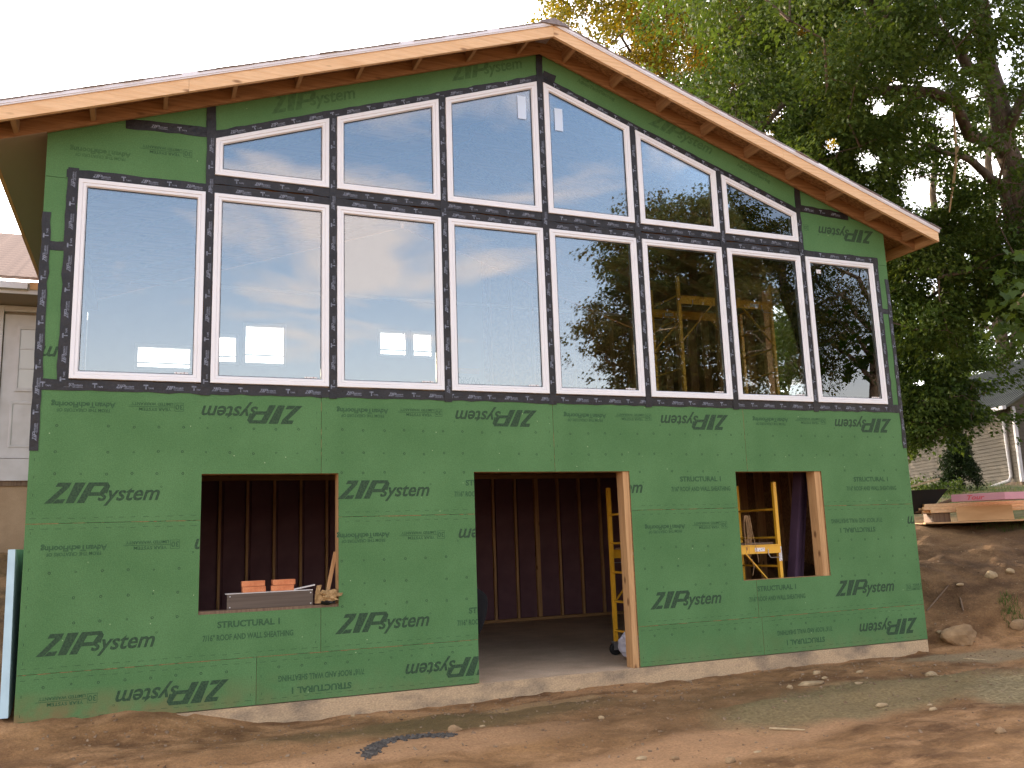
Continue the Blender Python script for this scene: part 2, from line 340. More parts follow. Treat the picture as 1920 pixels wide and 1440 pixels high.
def ground_mat():
    m = bpy.data.materials.new('clay_ground'); m.use_nodes = True; t = m.node_tree; n = t.nodes; l = t.links
    b = n['Principled BSDF']; g = n.new('ShaderNodeNewGeometry'); P = g.outputs['Position']
    sp = n.new('ShaderNodeSeparateXYZ'); l.new(P, sp.inputs[0])
    def noise(s, d=6, st=(1, 1, 1), ro=.55, dist=0):
        mp = n.new('ShaderNodeMapping'); mp.inputs['Scale'].default_value = st; l.new(P, mp.inputs[0])
        a = n.new('ShaderNodeTexNoise'); a.inputs['Scale'].default_value = s; a.inputs['Detail'].default_value = d; a.inputs['Roughness'].default_value = ro; a.inputs['Distortion'].default_value = dist; l.new(mp.outputs[0], a.inputs['Vector']); return a.outputs[0]
    def rng(v, a, c, lo=0, hi=1):
        k = n.new('ShaderNodeMapRange'); k.inputs['From Min'].default_value = a; k.inputs['From Max'].default_value = c; k.inputs['To Min'].default_value = lo; k.inputs['To Max'].default_value = hi; l.new(v, k.inputs[0]); return k.outputs[0]
    def mix(f, a, c, bt='MIX'):
        x = n.new('ShaderNodeMix'); x.data_type = 'RGBA'; x.blend_type = bt
        if isinstance(f, float): x.inputs[0].default_value = f
        else: l.new(f, x.inputs[0])
        for i, v in ((6, a), (7, c)):
            if isinstance(v, tuple): x.inputs[i].default_value = (*v, 1)
            else: l.new(v, x.inputs[i])
        return x.outputs[2]
    def mth(op, a, c):
        x = n.new('ShaderNodeMath'); x.operation = op
        for i, v in ((0, a), (1, c)):
            if isinstance(v, (int, float)): x.inputs[i].default_value = v
            else: l.new(v, x.inputs[i])
        return x.outputs[0]
    def blob(cx, cy, rx, ry, ang=0, soft=.25, wob=.5):      # soft-edged patch with a wandering outline
        mp = n.new('ShaderNodeMapping'); mp.vector_type = 'TEXTURE'; mp.inputs['Location'].default_value = (cx, cy, 0); mp.inputs['Rotation'].default_value = (0, 0, ang); mp.inputs['Scale'].default_value = (rx, ry, 1000)
        l.new(P, mp.inputs[0]); ln = n.new('ShaderNodeVectorMath'); ln.operation = 'LENGTH'; l.new(mp.outputs[0], ln.inputs[0])
        v = mth('ADD', ln.outputs['Value'], mth('MULTIPLY', mth('SUBTRACT', noise(1.6, 5), .5), wob)); return rng(v, 1 + soft, 1 - soft)
    col = mix(rng(noise(1.0, 10, (1, 1.6, 1), .68, .2), .40, .62), (.135, .066, .026), (.32, .172, .072))  # colour contrast imitates lit ridges and dark troughs
    col = mix(rng(noise(2.2, 9, (.9, 1.7, 1), .65, .3), .48, .68), col, (.42, .235, .11))
    # clay ridges in front with their lit look put into the colour, green-grey fines by the slab
    col = mix(mth('MULTIPLY', blob(5.2, -2.5, 3.2, .42, .28), .8), col, (.46, .26, .13))
    col = mix(mth('MULTIPLY', blob(3.0, -1.75, 1.3, .28, .1), .7), col, (.43, .245, .125))
    col = mix(mth('MULTIPLY', blob(1.2, -1.3, 1.5, .25, .15), .55), col, (.35, .19, .085))
    col = mix(mth('MULTIPLY', blob(3.6, -.75, 1.6, .35, .05), .75), col, (.15, .105, .045))
    col = mix(mth('MULTIPLY', blob(5.6, -1.4, 1.7, .62, .15), .5), col, (.15, .080, .033))
    gravel = blob(7.1, -1.75, 1.75, .62, .22, .15, .45)
    gcol = mix(rng(noise(30, 3), .35, .65), (.15, .115, .050), (.24, .19, .09))
    col = mix(mth('MULTIPLY', gravel, .85), col, gcol)
    col = mix(mth('MULTIPLY', blob(8.6, -2.2, .95, .42, .5, .2), .9), col, mix(rng(noise(26, 3), .4, .62), (.20, .155, .075), (.34, .27, .145)))
    col = mix(mth('MULTIPLY', blob(9.9, -.55, .9, .3, -.2, .2), .8), col, (.29, .22, .125))
    col = mix(mth('MULTIPLY', blob(4.45, -.45, .62, .13, .06, .12, .25), .9), col, (.36, .225, .105))
    # dark turned soil on the banks, by height
    hgt = rng(sp.outputs[2], -.12, .25)
    bank = mix(rng(noise(1.5, 9, (1, 1, 2.5), .65), .4, .62), (.095, .052, .024), (.23, .13, .060))
    col = mix(hgt, col, bank)
    top = rng(sp.outputs[2], .85, 1.15)
    topc = mix(rng(noise(.8, 8, (1, 1, 1), .6), .42, .6), (.16, .088, .040), (.33, .20, .095))
    col = mix(top, col, topc)
    far = rng(sp.outputs[0], 13.0, 15.0)
    grs = mix(rng(noise(3, 8), .4, .65), (.045, .060, .018), (.10, .085, .035))
    col = mix(mth('MULTIPLY', mth('MULTIPLY', far, rng(noise(.5, 6), .3, .5)), top), col, grs)
    # grain
    fine = rng(noise(45, 6, (1, 1, 1), .7), .3, .7, .72, 1.26)
    cc = n.new('ShaderNodeCombineColor'); [l.new(fine, cc.inputs[i]) for i in range(3)]
    col = mix(1.0, col, cc.outputs[0], 'MULTIPLY')
    pe = n.new('ShaderNodeTexVoronoi'); pe.inputs['Scale'].default_value = 16; l.new(P, pe.inputs['Vector'])
    pm = mth('MULTIPLY', rng(pe.outputs['Distance'], .16, .10), rng(noise(1.1, 3), .52, .62))
    col = mix(mth('MULTIPLY', pm, .6), col, (.40, .30, .19))
    l.new(col, b.inputs['Base Color'])
    wet = mth('MAXIMUM', blob(3.6, -.75, 1.6, .35, .05), blob(5.6, -1.4, 1.7, .62, .15))
    l.new(rng(wet, 0, 1, .92, .62), b.inputs['Roughness']); b.inputs['Specular IOR Level'].default_value = .25
    h1 = mth('ADD', noise(16, 9, (1, 1, 1), .65), mth('MULTIPLY', noise(90, 4), .35))
    bp = n.new('ShaderNodeBump'); bp.inputs['Strength'].default_value = .8; bp.inputs['Distance'].default_value = .035; l.new(h1, bp.inputs['Height']); l.new(bp.outputs[0], b.inputs['Normal'])
    return m
gm.materials.append(ground_mat())
link('ground', gm, None, (0, 0, 0), kind='structure')
def gz(x, y): return float(ground_z(np.array([x]), np.array([y]))[0])

# ------------------------------------------------------------------ prints (lettering)
_tc = {}
def text_mesh(s, size, shear=0, bold=0, width=None):
    key = (s, size, shear, bold, width)
    if key in _tc: return _tc[key]
    cu = bpy.data.curves.new('t', 'FONT'); cu.body = s; cu.size = size; cu.shear = shear; cu.offset = bold; cu.align_x = 'CENTER'; cu.align_y = 'CENTER'; cu.resolution_u = 3
    o = bpy.data.objects.new('t', cu); COL.objects.link(o); bpy.context.view_layer.update()
    me = bpy.data.meshes.new_from_object(o.evaluated_get(bpy.context.evaluated_depsgraph_get()))
    v = np.array([p.co[:2] for p in me.vertices]).reshape(-1, 2); f = [tuple(p.vertices) for p in me.polygons]
    bpy.data.objects.remove(o); bpy.data.curves.remove(cu); bpy.data.meshes.remove(me)
    if len(v):
        c = (v.max(0) + v.min(0)) / 2; v = v - c
        if width: v[:, 0] *= width / (v[:, 0].max() - v[:, 0].min())
    _tc[key] = (v, f); return v, f
def joinp(parts):
    V, Fs = [], []
    for (v, f), dx, dz in parts:
        n0 = sum(len(a) for a in V); V.append(v + np.array([dx, dz])); Fs += [tuple(i + n0 for i in q) for q in f]
    return np.concatenate(V), Fs
def poly2(pts): return np.array(pts, float), [tuple(range(len(pts)))]
def rect2(x0, x1, z0, z1): return poly2([(x0, z0), (x1, z0), (x1, z1), (x0, z1)])
def sh(pts, k=.42): return [(x + z * k, z) for x, z in pts]
def zip_letters():           # cap height 1, heavy slanted Z I P
    Z = [poly2(sh([(0.0, .80), (.0, 1), (.50, 1), (.50, .80)])), poly2([(-.05, 0), (.22, 0), (.86, .80), (.60, .80)]), poly2(sh([(.24, 0), (.62, 0), (.62, .20), (.32, .20)]))]
    I = [poly2(sh([(.72, 0), (1.02, 0), (1.02, 1), (.62, 1)]))]
    P = [poly2(sh([(1.12, 0), (1.40, 0), (1.40, 1), (1.12, 1)])), poly2(sh([(1.40, .82), (1.80, .82), (1.92, .9), (1.84, 1), (1.40, 1)])),
         poly2(sh([(1.40, .34), (1.82, .34), (1.96, .46), (1.72, .52), (1.40, .52)])), poly2(sh([(1.74, .52), (1.96, .46), (2.02, .6), (2.0, .82), (1.92, .9), (1.78, .82)]))]
    return joinp([(p, 0, 0) for p in Z + I + P])
def logo():                  # total width about .93 m
    zv, zf = zip_letters(); zv = zv * np.array([.212, .176]); zv[:, 0] -= .452; zv[:, 1] -= .088
    s = text_mesh('system', .185, .32, .0035, .50); dot = text_mesh('o', .035)
    return (zv, zf), joinp([(s, .198, -.036), (dot, .458, .045)])
def zip_mini():
    zv, zf = zip_letters(); return zv * np.array([.036, .034]) - np.array([.05, .017]), zf
def structural():
    return joinp([(text_mesh('STRUCTURAL 1', .075, 0, .003, .54), 0, .055), (text_mesh('7/16" ROOF AND WALL SHEATHING', .07, 0, .002, .78), 0, -.055)])
def advantech():
    return joinp([(text_mesh('AdvanTechFlooring', .066, 0, .0025, .51), 0, .03), (text_mesh('FROM THE CREATORS OF', .04, 0, .001, .42), 0, .085)])
def warranty():
    b = .078; fr = [rect2(-.23, -.23 + b, -.039, -.035), rect2(-.23, -.23 + b, .035, .039), rect2(-.23, -.226, -.035, .035), rect2(-.156, -.152, -.035, .035)]
    return joinp([(p, 0, 0) for p in fr] + [(text_mesh('30', .066, 0, .001), -.191, 0), (rect2(-.150, .23, -.0025, .0025), 0, 0),
        (text_mesh('YEAR SYSTEM', .038, 0, .001, .27), 0.01, .024), (text_mesh('LIMITED WARRANTY', .036, 0, .001, .35), .035, -.024)])
def place2(vf, x, z, flip=False, ang=0, scale=1, mirror=False):
    v, f = vf; v = v * scale
    if mirror: v = v * np.array([-1, 1])
    a = ang + (math.pi if flip else 0); c, s = math.cos(a), math.sin(a)
    return np.stack([v[:, 0] * c - v[:, 1] * s + x, v[:, 0] * s + v[:, 1] * c + z], -1), f
def clip_x(vf, lo, hi):
    bm = bmesh.new(); v, f = vf; vs = [bm.verts.new((p[0], 0, p[1])) for p in v]
    for q in f:
        try: bm.faces.new([vs[i] for i in q])
        except ValueError: pass
    for x, n_ in ((lo, (-1, 0, 0)), (hi, (1, 0, 0))):
        bmesh.ops.bisect_plane(bm, geom=bm.verts[:] + bm.edges[:] + bm.faces[:], plane_co=(x, 0, 0), plane_no=n_, clear_outer=True)
    bm.verts.index_update(); v2 = np.array([(q.co.x, q.co.z) for q in bm.verts]).reshape(-1, 2); f2 = [tuple(k.index for k in q.verts) for q in bm.faces]; bm.free(); return v2, f2
def ink(vf, y, m, parent, name='print', label=None, kind=None):
    v, f = vf
    if not len(f): return
    mb = MB(); mb.add([(a, y, b) for a, b in v], f); return obj(name, mb, m, parent, label, kind)

# ------------------------------------------------------------------ the green addition
FT = .3048
house = thing('house_addition', 'unfinished gabled house wing clad in green sheathing boards, with a wall of white framed windows', 'house', (4.87, 0, -.25))
Y0, TH = 0.0, .014
op = {'left': (1.368, 2.602, .700, 1.937), 'door': (3.972, 5.762, -.105, 1.945), 'right': (7.145, 8.376, .714, 1.936)}
def panel(x0, x1, z0, z1, cols=('x',)):
    """rectangular sheathing board with any openings cut out"""
    g_ = .0018; x0 += g_; x1 -= g_; z0 += g_; z1 -= g_
    xs = sorted({x0, x1} | {v for o_ in op.values() for v in o_[:2] if x0 < v < x1}); zs = sorted({z0, z1} | {v for o_ in op.values() for v in o_[2:] if z0 < v < z1})
    mb = MB(); solid = {}
    for i in range(len(xs) - 1):
        for j in range(len(zs) - 1):
            cx, cz = (xs[i] + xs[i + 1]) / 2, (zs[j] + zs[j + 1]) / 2
            solid[i, j] = not any(o_[0] < cx < o_[1] and o_[2] < cz < o_[3] for o_ in op.values())
    for (i, j), s_ in solid.items():
        if not s_: continue
        a, b, c, d = xs[i], xs[i + 1], zs[j], zs[j + 1]
        mb.add([(a, Y0, c), (b, Y0, c), (b, Y0, d), (a, Y0, d)], [(0, 1, 2, 3)]); mb.add([(a, Y0 + TH, c), (b, Y0 + TH, c), (b, Y0 + TH, d), (a, Y0 + TH, d)], [(3, 2, 1, 0)])
        for (di, dj), e in {(-1, 0): ((a, c), (a, d)), (1, 0): ((b, d), (b, c)), (0, -1): ((b, c), (a, c)), (0, 1): ((a, d), (b, d))}.items():
            if not solid.get((i + di, j + dj), False):
                (p, q), (r_, s2) = e; mb.add([(p, Y0, q), (r_, Y0, s2), (r_, Y0 + TH, s2), (p, Y0 + TH, q)], [(0, 1, 2, 3)])
    o = obj('sheathing_panel', mb, m_green, house); me = o.data; me.materials.append(m_edge)
    for p in me.polygons:
        if abs(p.normal.y) < .5: p.material_index = 1
    return o
panels = []
def addp(x0, x1, z0, z1): panels.append((x0, x1, z0, z1, panel(x0, x1, z0, z1)))
xb = [HX0, 8 * FT, 16 * FT, 24 * FT, HX1]
for i in range(4): addp(xb[i], xb[i + 1], FT, 5 * FT)
for i in range(4): addp(xb[i], xb[i + 1], 5 * FT, 2.74)
for a, b in ((HX0, 1.87), (1.87, 3.972), (5.762, 7.35), (7.35, HX1)): addp(a, b, -.105, FT)
def find_panel(x, z):
    for a, b, c, d, o in panels:
        if a <= x <= b and c <= z <= d: return o
    return panels[0][4]
ridge = 4.9
def zb(x): return 6.698 - .342 * abs(x - ridge)           # underside of the rake boards
WX = [.253 + 1.168 * i for i in range(8)]; WW = 1.087; WB, WT = 2.770, 4.611; UB = 4.795
def ztop(x): return 5.165 + .3455 * (min(x, 9.765 + .02 - x) - 1.421)
def ppoly(pts, y0=Y0, y1=Y0 + TH):
    mb = MB(); mb.prism(pts, y0, y1); o = obj('sheathing_panel', mb, m_green, house); xs = [p[0] for p in pts]; zs = [p[1] for p in pts]
    panels.append((min(xs), max(xs), min(zs), max(zs), o)); return o
ppoly([(HX0, 2.742), (.253, 2.742), (.253, 3.96), (HX0, 3.96)]); ppoly([(HX0, 3.964), (.253, 3.964), (.253, 4.60), (1.40, 4.60), (1.40, 5.18), (HX0, 5.18 - .0)][:0] or [(HX0, 3.964), (.253, 3.964), (.253, 4.605), (HX0, 4.605)])
ppoly([(HX0, 4.609), (1.40, 4.609), (1.40, 5.20), (.5, 5.20), (HX0, 5.06)])
ppoly([(.5, 5.204), (1.40, 5.204), (1.40, zb(1.40) + .05), (.5, zb(.5) + .05)])
ppoly([(1.404, 5.14), (4.886, 6.36), (4.886, zb(4.886) + .05), (1.404, zb(1.404) + .05)])
ppoly([(4.89, 6.36), (8.385, 5.14), (8.385, zb(8.385) + .05), (4.89, zb(4.89) + .05)])
ppoly([(8.389, 4.609), (HX1, 4.609), (HX1, 5.09), (9.25, 5.20), (8.389, 5.20)])
ppoly([(8.389, 5.204), (9.25, 5.204), (9.25, zb(9.25) + .05), (8.389, zb(8.389) + .05)])
ppoly([(9.516, 3.964), (HX1, 3.964), (HX1, 4.605), (9.516, 4.605)]); ppoly([(9.516, 2.742), (HX1, 2.742), (HX1, 3.96), (9.516, 3.96)])

LG = logo(); ST = structural(); AD = advantech(); WR = warranty()
def pr(vf, x, z, flip=False, m=m_print, clip=None, ang=0):
    if isinstance(vf[0], tuple):          # the logo: the light word lies a hair over the heavy letters
        mb = MB()
        for q, part in enumerate(vf):
            p = place2(part, x, z, flip, ang)
            if clip: p = clip_x(p, *clip)
            if len(p[1]): mb.add([(a, Y0 - .0012 - .0005 * q, b) for a, b in p[0]], p[1])
        return obj('print', mb, m, find_panel(x if not clip else min(max(x, clip[0] + .01), clip[1] - .01), z))
    p = place2(vf, x, z, flip, ang)
    if clip: p = clip_x(p, *clip)
    ink(p, Y0 - .0012, m, find_panel(x if not clip else min(max(x, clip[0] + .01), clip[1] - .01), z))
for x, z in ((.575, 1.78), (3.055, 1.78), (.575, .53), (3.03, .54), (6.385, .56), (8.875, .56)): pr(LG, x, z)
pr(LG, 5.47, 1.78, clip=(5.765, 7))
for x, z in ((1.80, 2.49), (4.235, 2.50), (6.645, 2.50), (9.10, 2.50), (1.175, .05), (9.17, .07), (9.14, 4.97)): pr(LG, x, z, True)
pr(LG, 3.68, .06, True, clip=(0, 3.970)); pr(LG, 1.77, 1.29, True, clip=(0, 1.366)); pr(LG, 4.24, 1.31, True, clip=(0, 3.970)); pr(LG, 10.09, 1.30, True, clip=(0, HX1 - .004))
pr(LG, .47, 2.98, True, clip=(.03, .16))
for x, z in ((1.80, .55), (7.59, .56), (6.67, 1.80), (9.13, 1.78)): pr(ST, x, z, m=m_print2)
pr(ST, 4.15, 1.78, m=m_print2, clip=(0, 3.970)); pr(ST, 4.15, .53, m=m_print2, clip=(0, 3.970))
for x, z in ((2.45, .045), (7.935, .06), (8.85, 1.285)): pr(ST, x, z, True, m_print2)
for x, z in ((.38, 2.58), (2.84, 2.58), (5.26, 2.58), (7.70, 2.58), (.36, 1.35), (2.84, 1.38), (6.17, 1.37)): pr(AD, x, z, True, m_print2)
for x, z in ((.97, 2.54), (3.42, 2.54), (5.85, 2.54), (8.29, 2.54), (.97, 1.32), (3.42, 1.33), (6.75, 1.34), (.36, .08), (.98, 4.98)): pr(WR, x, z, True, m_print2)
pr(WR, 9.74, .52, m=m_print2, clip=(0, HX1 - .004)); pr(WR, 8.31, 5.0, True, m_print2, clip=(8.46, 9))
sl = math.atan(.342)
pr(LG, 2.35, 5.74, False, m_print3, ang=sl); pr(LG, 4.25, 6.42, False, m_print3, ang=sl); pr(LG, 6.75, 6.00, False, m_print3, ang=-sl); pr(AD, 7.75, 5.60, False, m_print3, ang=-sl); pr(AD, 5.6, 6.35, False, m_print3, ang=-sl); pr(AD, .42, 4.93, True, m_print3)

# nail targets, staples and dashed lines printed on the boards: far too many small marks to pick apart
def in_open(x, z, mrg=.03): return any(a - mrg < x < b + mrg and c - mrg < z < d + mrg for a, b, c, d in op.values())
def ringmark(x, z, r_=.011):
    n = 6; v = []; f = []
    for k in range(n):
        t = 2 * math.pi * k / n; v += [(x + r_ * math.cos(t), z + r_ * math.sin(t)), (x + r_ * .55 * math.cos(t), z + r_ * .55 * math.sin(t))]
    for k in range(n): a = 2 * k; b = 2 * ((k + 1) % n); f.append((a, b, b + 1, a + 1))
    return np.array(v), f
for (a, b, c, d, o) in list(panels[:12]):
    marks = []
    rows = [z for z in ((2.355, 2.13, 1.94) if c > 1.4 else (1.115, .905, .70, 1.42 - .02) if c > .2 else (.20,))]
    for z in rows:
        if z > 1.39 and c < 1.4: continue
        x = a + .2
        while x < b - .1:
            if not in_open(x, z) and c < z < d and RNG.random() > .1:
                jx, jz = RNG.normal(0, .004, 2); marks.append((ringmark(x + jx, z + jz, .0125 if RNG.random() < .75 else .009), 0, 0))
            x += .204
    for zl in ([c + .045, d - .045] if d < 2.7 else [c + .045]):
        x = a + .03
        while x < b - .06:
            if not in_open(x, zl) and not in_open(x + .04, zl): marks.append((rect2(x, x + .035 + .02 * RNG.random(), zl - .0016, zl + .0016), 0, RNG.normal(0, .002)))
            x += .098
    for xl in (a + .045, b - .045):
        z = c + .08
        while z < d - .04:
            if not in_open(xl, z): marks.append((rect2(xl - .002, xl + .002, z, z + .022), RNG.normal(0, .003), 0))
            z += .15
    v, f = joinp(marks); ink((v, f), Y0 - .0010, m_print, o, 'nail_marks', kind='stuff')
    # raw chipped wood along the joint above each board
    mb = MB(); x = a
    while x < b:
        wd = .02 + .10 * RNG.random()
        if RNG.random() < .62 and not in_open(x, d - .002, 0) and x + wd < b and not in_open(x + wd, d - .002, 0) and d < 2.7:
            mb.box(x, x + wd, Y0 - .0012, Y0 + .004, d - .0015 - .0035 * RNG.random(), d + .0012)
        x += wd
    if mb.v: obj('chipped_edge', mb, m_edge, o, kind='stuff')
    if c > 1.4 and b < 9:
        mb = MB(); z = 1.96
        while z < 2.66:
            h = .02 + .04 * RNG.random()
            if RNG.random() < .5: mb.box(b - .002, b + .0015, Y0 - .0012, Y0 + .004, z, z + h)
            z += h
        obj('chipped_edge', mb, m_edge, o, kind='stuff')

# slab
mb = MB(); mb.box(HX0 + .0, HX1 - .0, .004, 6.0, -.50, -.112)
slab = obj('floor_slab', mb, m_conc, house, 'bare concrete slab edge under the green boards')
slab.data.materials.append(m_concface)
for p in slab.data.polygons:
    if p.normal.y < -.5: p.material_index = 1

# ------------------------------------------------------------------ tape
def tape(pts, wd, y, parent=house, prints=True, seed=None, off=0.0, double=False):
    """strip of flashing tape along a straight line in the wall plane with slightly ragged edges"""
    (xa, za), (xb_, zb_) = pts; Ln = math.hypot(xb_ - xa, zb_ - za); d = np.array([xb_ - xa, zb_ - za]) / Ln; nrm = np.array([-d[1], d[0]])
    n = max(2, int(Ln / .09)); up, dn = [], []
    for i in range(n + 1):
        p = np.array([xa, za]) + d * Ln * i / n; j1, j2 = RNG.normal(0, .0036, 2)
        up.append(p + nrm * (wd / 2 + j1)); dn.append(p - nrm * (wd / 2 + j2))
    mb = MB(); V = []; 
    for i in range(n + 1): V += [(dn[i][0], y, dn[i][1]), (up[i][0], y, up[i][1]), (dn[i][0], y + .004, dn[i][1]), (up[i][0], y + .004, up[i][1])]
    fs = []
    for i in range(n):
        a = 4 * i; b = a + 4; fs += [(a, b, b + 1, a + 1), (a + 2, b + 2, b, a), (a + 1, b + 1, b + 3, a + 3)]
    fs += [(0, 1, 3, 2), (4 * n, 4 * n + 2, 4 * n + 3, 4 * n + 1)]
    mb.add(V, fs); o = obj('tape', mb, m_tape, parent)
    if prints and Ln > .3:
        ps = []; ang = math.atan2(d[1], d[0]); s = .06 + .22 * RNG.random(); k = int(RNG.integers(0, 2))
        ZM = zip_mini(); sm = text_mesh('system', .030, .2, .0006); bars = joinp([(rect2(-.05, .045, .0, .003), 0, 0), (rect2(-.04, .05, -.007, -.004), 0, 0)])
        T = joinp([(rect2(-.022, .022, .010, .024), 0, 0), (rect2(-.004, .006, -.024, .010), 0, 0)]); tt = text_mesh('TAPE', .022, 0, .0005)
        while s < Ln - .12:
            c_ = np.array([xa, za]) + d * s
            if k % 2 == 0: g = joinp([(ZM, 0, 0), (rect2(-.055, .0, -.022, -.020), 0, 0), (sm, .068, -.004), (bars, .065, -.018)])
            else: g = joinp([(T, 0, 0), (tt, .048, -.012)])
            g = place2(g, c_[0], c_[1], False, ang, .92); ps.append((g, 0, 0)); k += 1; s += .19 + .03 * RNG.random()
        if ps: ink(joinp(ps), y - .0012, m_tprint, o, 'tape_print', kind='stuff')
    return o
tape(((HX0 + .0, 2.715), (9.755, 2.715)), .094, -.006)
for i in range(7):
    xg = WX[i] + WW + (.081 / 2); top = WT if i in (0, 6) else None
    if i in (0, 6): tape(((xg, 2.655), (xg, 5.24 if i == 0 else 5.24)), .078, -.0105)
    else:
        k = ztop(xg); tape(((xg, 2.655), (xg, k + .03)), .078, -.0105)
for i in range(1, 7):
    tape(((WX[i] - .03, 4.655), (WX[i] + WW + .03, 4.655)), .084, -.006); tape(((WX[i] - .03, 4.752), (WX[i] + WW + .03, 4.752)), .090, -.0075)
tape(((.15, 4.655), (1.36, 4.655)), .085, -.006); tape(((8.44, 4.655), (9.62, 4.655)), .085, -.006)
tape(((.205, 2.70), (.205, 4.71)), .094, -.0085); tape(((9.565, 2.70), (9.565, 4.70)), .094, -.0085)
tape(((.012, 2.14), (.012, 4.27)), .070, -.0065); tape(((9.735, 2.22), (9.735, 4.42)), .055, -.0065)
tape(((.03, 3.965), (.17, 3.965)), .085, -.0045, prints=False); tape(((9.60, 3.985), (9.76, 3.985)), .075, -.0045, prints=False)
# along the sloped heads
for s_ in (0, 1):
    a, b = (1.36, ztop(1.36) + .042), (4.885, 5.165 + .3455 * 3.464 + .042)
    if s_: a, b = (4.895, b[1]), (9.785 - 1.36, a[1])
    tape((a, b), .082, -.0055)
tape(((4.893, 6.33), (4.893, 6.70)), .085, -.0095, prints=False)
tape(((1.375, 5.22), (1.375, 5.50)), .085, -.0090, prints=False); tape(((8.405, 5.20), (8.405, 5.52)), .085, -.0090, prints=False)
tape(((.62, 5.205), (1.36, 5.225)), .10, -.0048); tape(((8.43, 5.25), (9.20, 5.215)), .095, -.0048)
tape(((4.93, 6.46), (5.08, 6.41)), .10, -.0125, prints=False)

# ------------------------------------------------------------------ windows
def inset(pts, d):
    n = len(pts); out = []
    for i in range(n):
        p0, p1, p2 = (np.array(pts[i - 1]), np.array(pts[i]), np.array(pts[(i + 1) % n]))
        e1 = (p1 - p0) / np.linalg.norm(p1 - p0); e2 = (p2 - p1) / np.linalg.norm(p2 - p1); n1 = np.array([-e1[1], e1[0]]); n2 = np.array([-e2[1], e2[0]])
        b = n1 + n2; b /= np.linalg.norm(b); out.append(tuple(p1 + b * d / b.dot(n1)))
    return out
def ring_profile(pts, prof):       # prof: list of (inset, y)
    mb = MB(); n = len(pts)
    for d_, y in prof:
        for x, z in inset(pts, d_): mb.v.append((x, y, z))
    for k in range(len(prof) - 1):
        for i in range(n): a = k * n + i; b = k * n + (i + 1) % n; mb.f.append((a, b, b + n, a + n))
    return mb
FR = [(0, .05), (0, -.022), (.004, -.026), (.034, -.026), (.038, -.018), (.042, -.018), (.046, -.022), (.064, -.022), (.072, -.004), (.072, .05)]
def window(pts, lab=None, sticker=None):
    wmb = MB(); 
    # the casing is the window's own mesh, sash and pane are its pieces
    fr = obj('window', ring_profile(pts, [(0, .05), (0, -.022), (.004, -.026), (.034, -.026), (.038, -.0215), (.038, .05)]), m_white, house, lab)
    obj('sash', ring_profile(pts, [(.0385, .045), (.0385, -.0195), (.044, -.022), (.062, -.021), (.071, -.004), (.071, .045)]), m_white, fr)
    obj('gasket', ring_profile(pts, [(.070, .0), (.070, -.0035), (.0765, -.0035), (.0765, .01)]), m_gasket, fr)
    g_ = MB(); g_.prism(inset(pts, .069), .004, .014); obj('pane', g_, m_glass, fr)
    if sticker:
        for (x0, x1, z0, z1, m) in sticker: obj('sticker', MB().box(x0, x1, .0005, .0035, z0, z1), m, fr)
for i, x in enumerate(WX):
    st = [(x + WW - .23, x + WW - .11, WB + .078, WB + .092, m_label)]
    if i == 7: st.append((x + .17, x + .24, WT - .20, WT - .15, m_label))
    window([(x, WB), (x + WW, WB), (x + WW, WT), (x, WT)], sticker=st)
for i in range(1, 7):
    x = WX[i]; st = None
    if i == 3: st = [(x + WW - .235, x + WW - .135, 5.875, 6.15, m_sticker)]
    if i == 4: st = [(x + .135, x + .235, 5.80, 6.07, m_sticker)]
    window([(x, UB), (x + WW, UB), (x + WW, ztop(x + WW)), (x, ztop(x))], sticker=st, lab='window with a sloped top edge')

# ------------------------------------------------------------------ framing and openings
def stud(x0, x1, y0, y1, z0, z1, m=m_studv, name='stud', par=house): return obj(name, MB().box(x0, x1, y0, y1, z0, z1), m, par)
D0, D1 = Y0 + TH + .001, .155
# rough opening framing
for k, (a, b, c, d) in op.items():
    stud(a + .001 - .04, a + .001, D0, D1, c if k != 'door' else -.11, d, name='jamb')
    stud(b - .001, b + .039, D0, D1, c if k != 'door' else -.11, d, name='jamb') if k == 'left' else None
    stud(a - .04, b + .04, D0, D1, d, d + .038, m_studh, 'header')
    if k != 'door': stud(a - .04, b + .04, D0, D1, c - .04, c + (.025 if k == 'left' else 0), m_studh if k != 'left' else m_dimwood, 'sill')
stud(5.690, 5.760, D0, D1, -.11, 1.944, name='jamb'); stud(8.285, 8.374, D0, D1, .715, 1.935, name='jamb')
# wall framing behind the boards, seen from inside only
xs = [.4 + .4064 * i for i in range(23)]
for x in xs:
    for z0, z1 in ((-.10, 2.36),):
        if any(a - .06 < x + .02 < b + .06 for a, b, c, d in op.values()): continue
        stud(x, x + .038, D0 + .001, D1 - .002, z0, z1)
for i in range(7):
    x = WX[i] + WW + .0405; z1 = ztop(x) if 0 < i < 6 else 5.2
    stud(x - .038, x + .038, .052, .19, 2.62, z1, name='post')
stud(.02, .25, .052, .19, 2.62, 4.9, name='post'); stud(9.52, 9.74, .052, .19, 2.62, 4.9, name='post')
stud(.02, 9.74, .052, .19, 4.63, 4.78, m_studh, 'header'); stud(.02, 9.74, .016, .19, 2.60, 2.755, m_studh, 'plate')
# side walls, basement
for s_, x0, x1 in ((0, HX0, HX0 + .014), (1, HX1 - .014, HX1)):
    obj('side_sheathing', MB().box(x0, x1, .02, 6.0, -.10, 2.60), m_green, house)
    xi0, xi1 = (x1 + .001, x1 + .14) if s_ == 0 else (x0 - .14, x0 - .001)
    y = .45
    while y < 5.9: stud(xi0, xi1, y, y + .038, -.11, 2.36); y += .4064
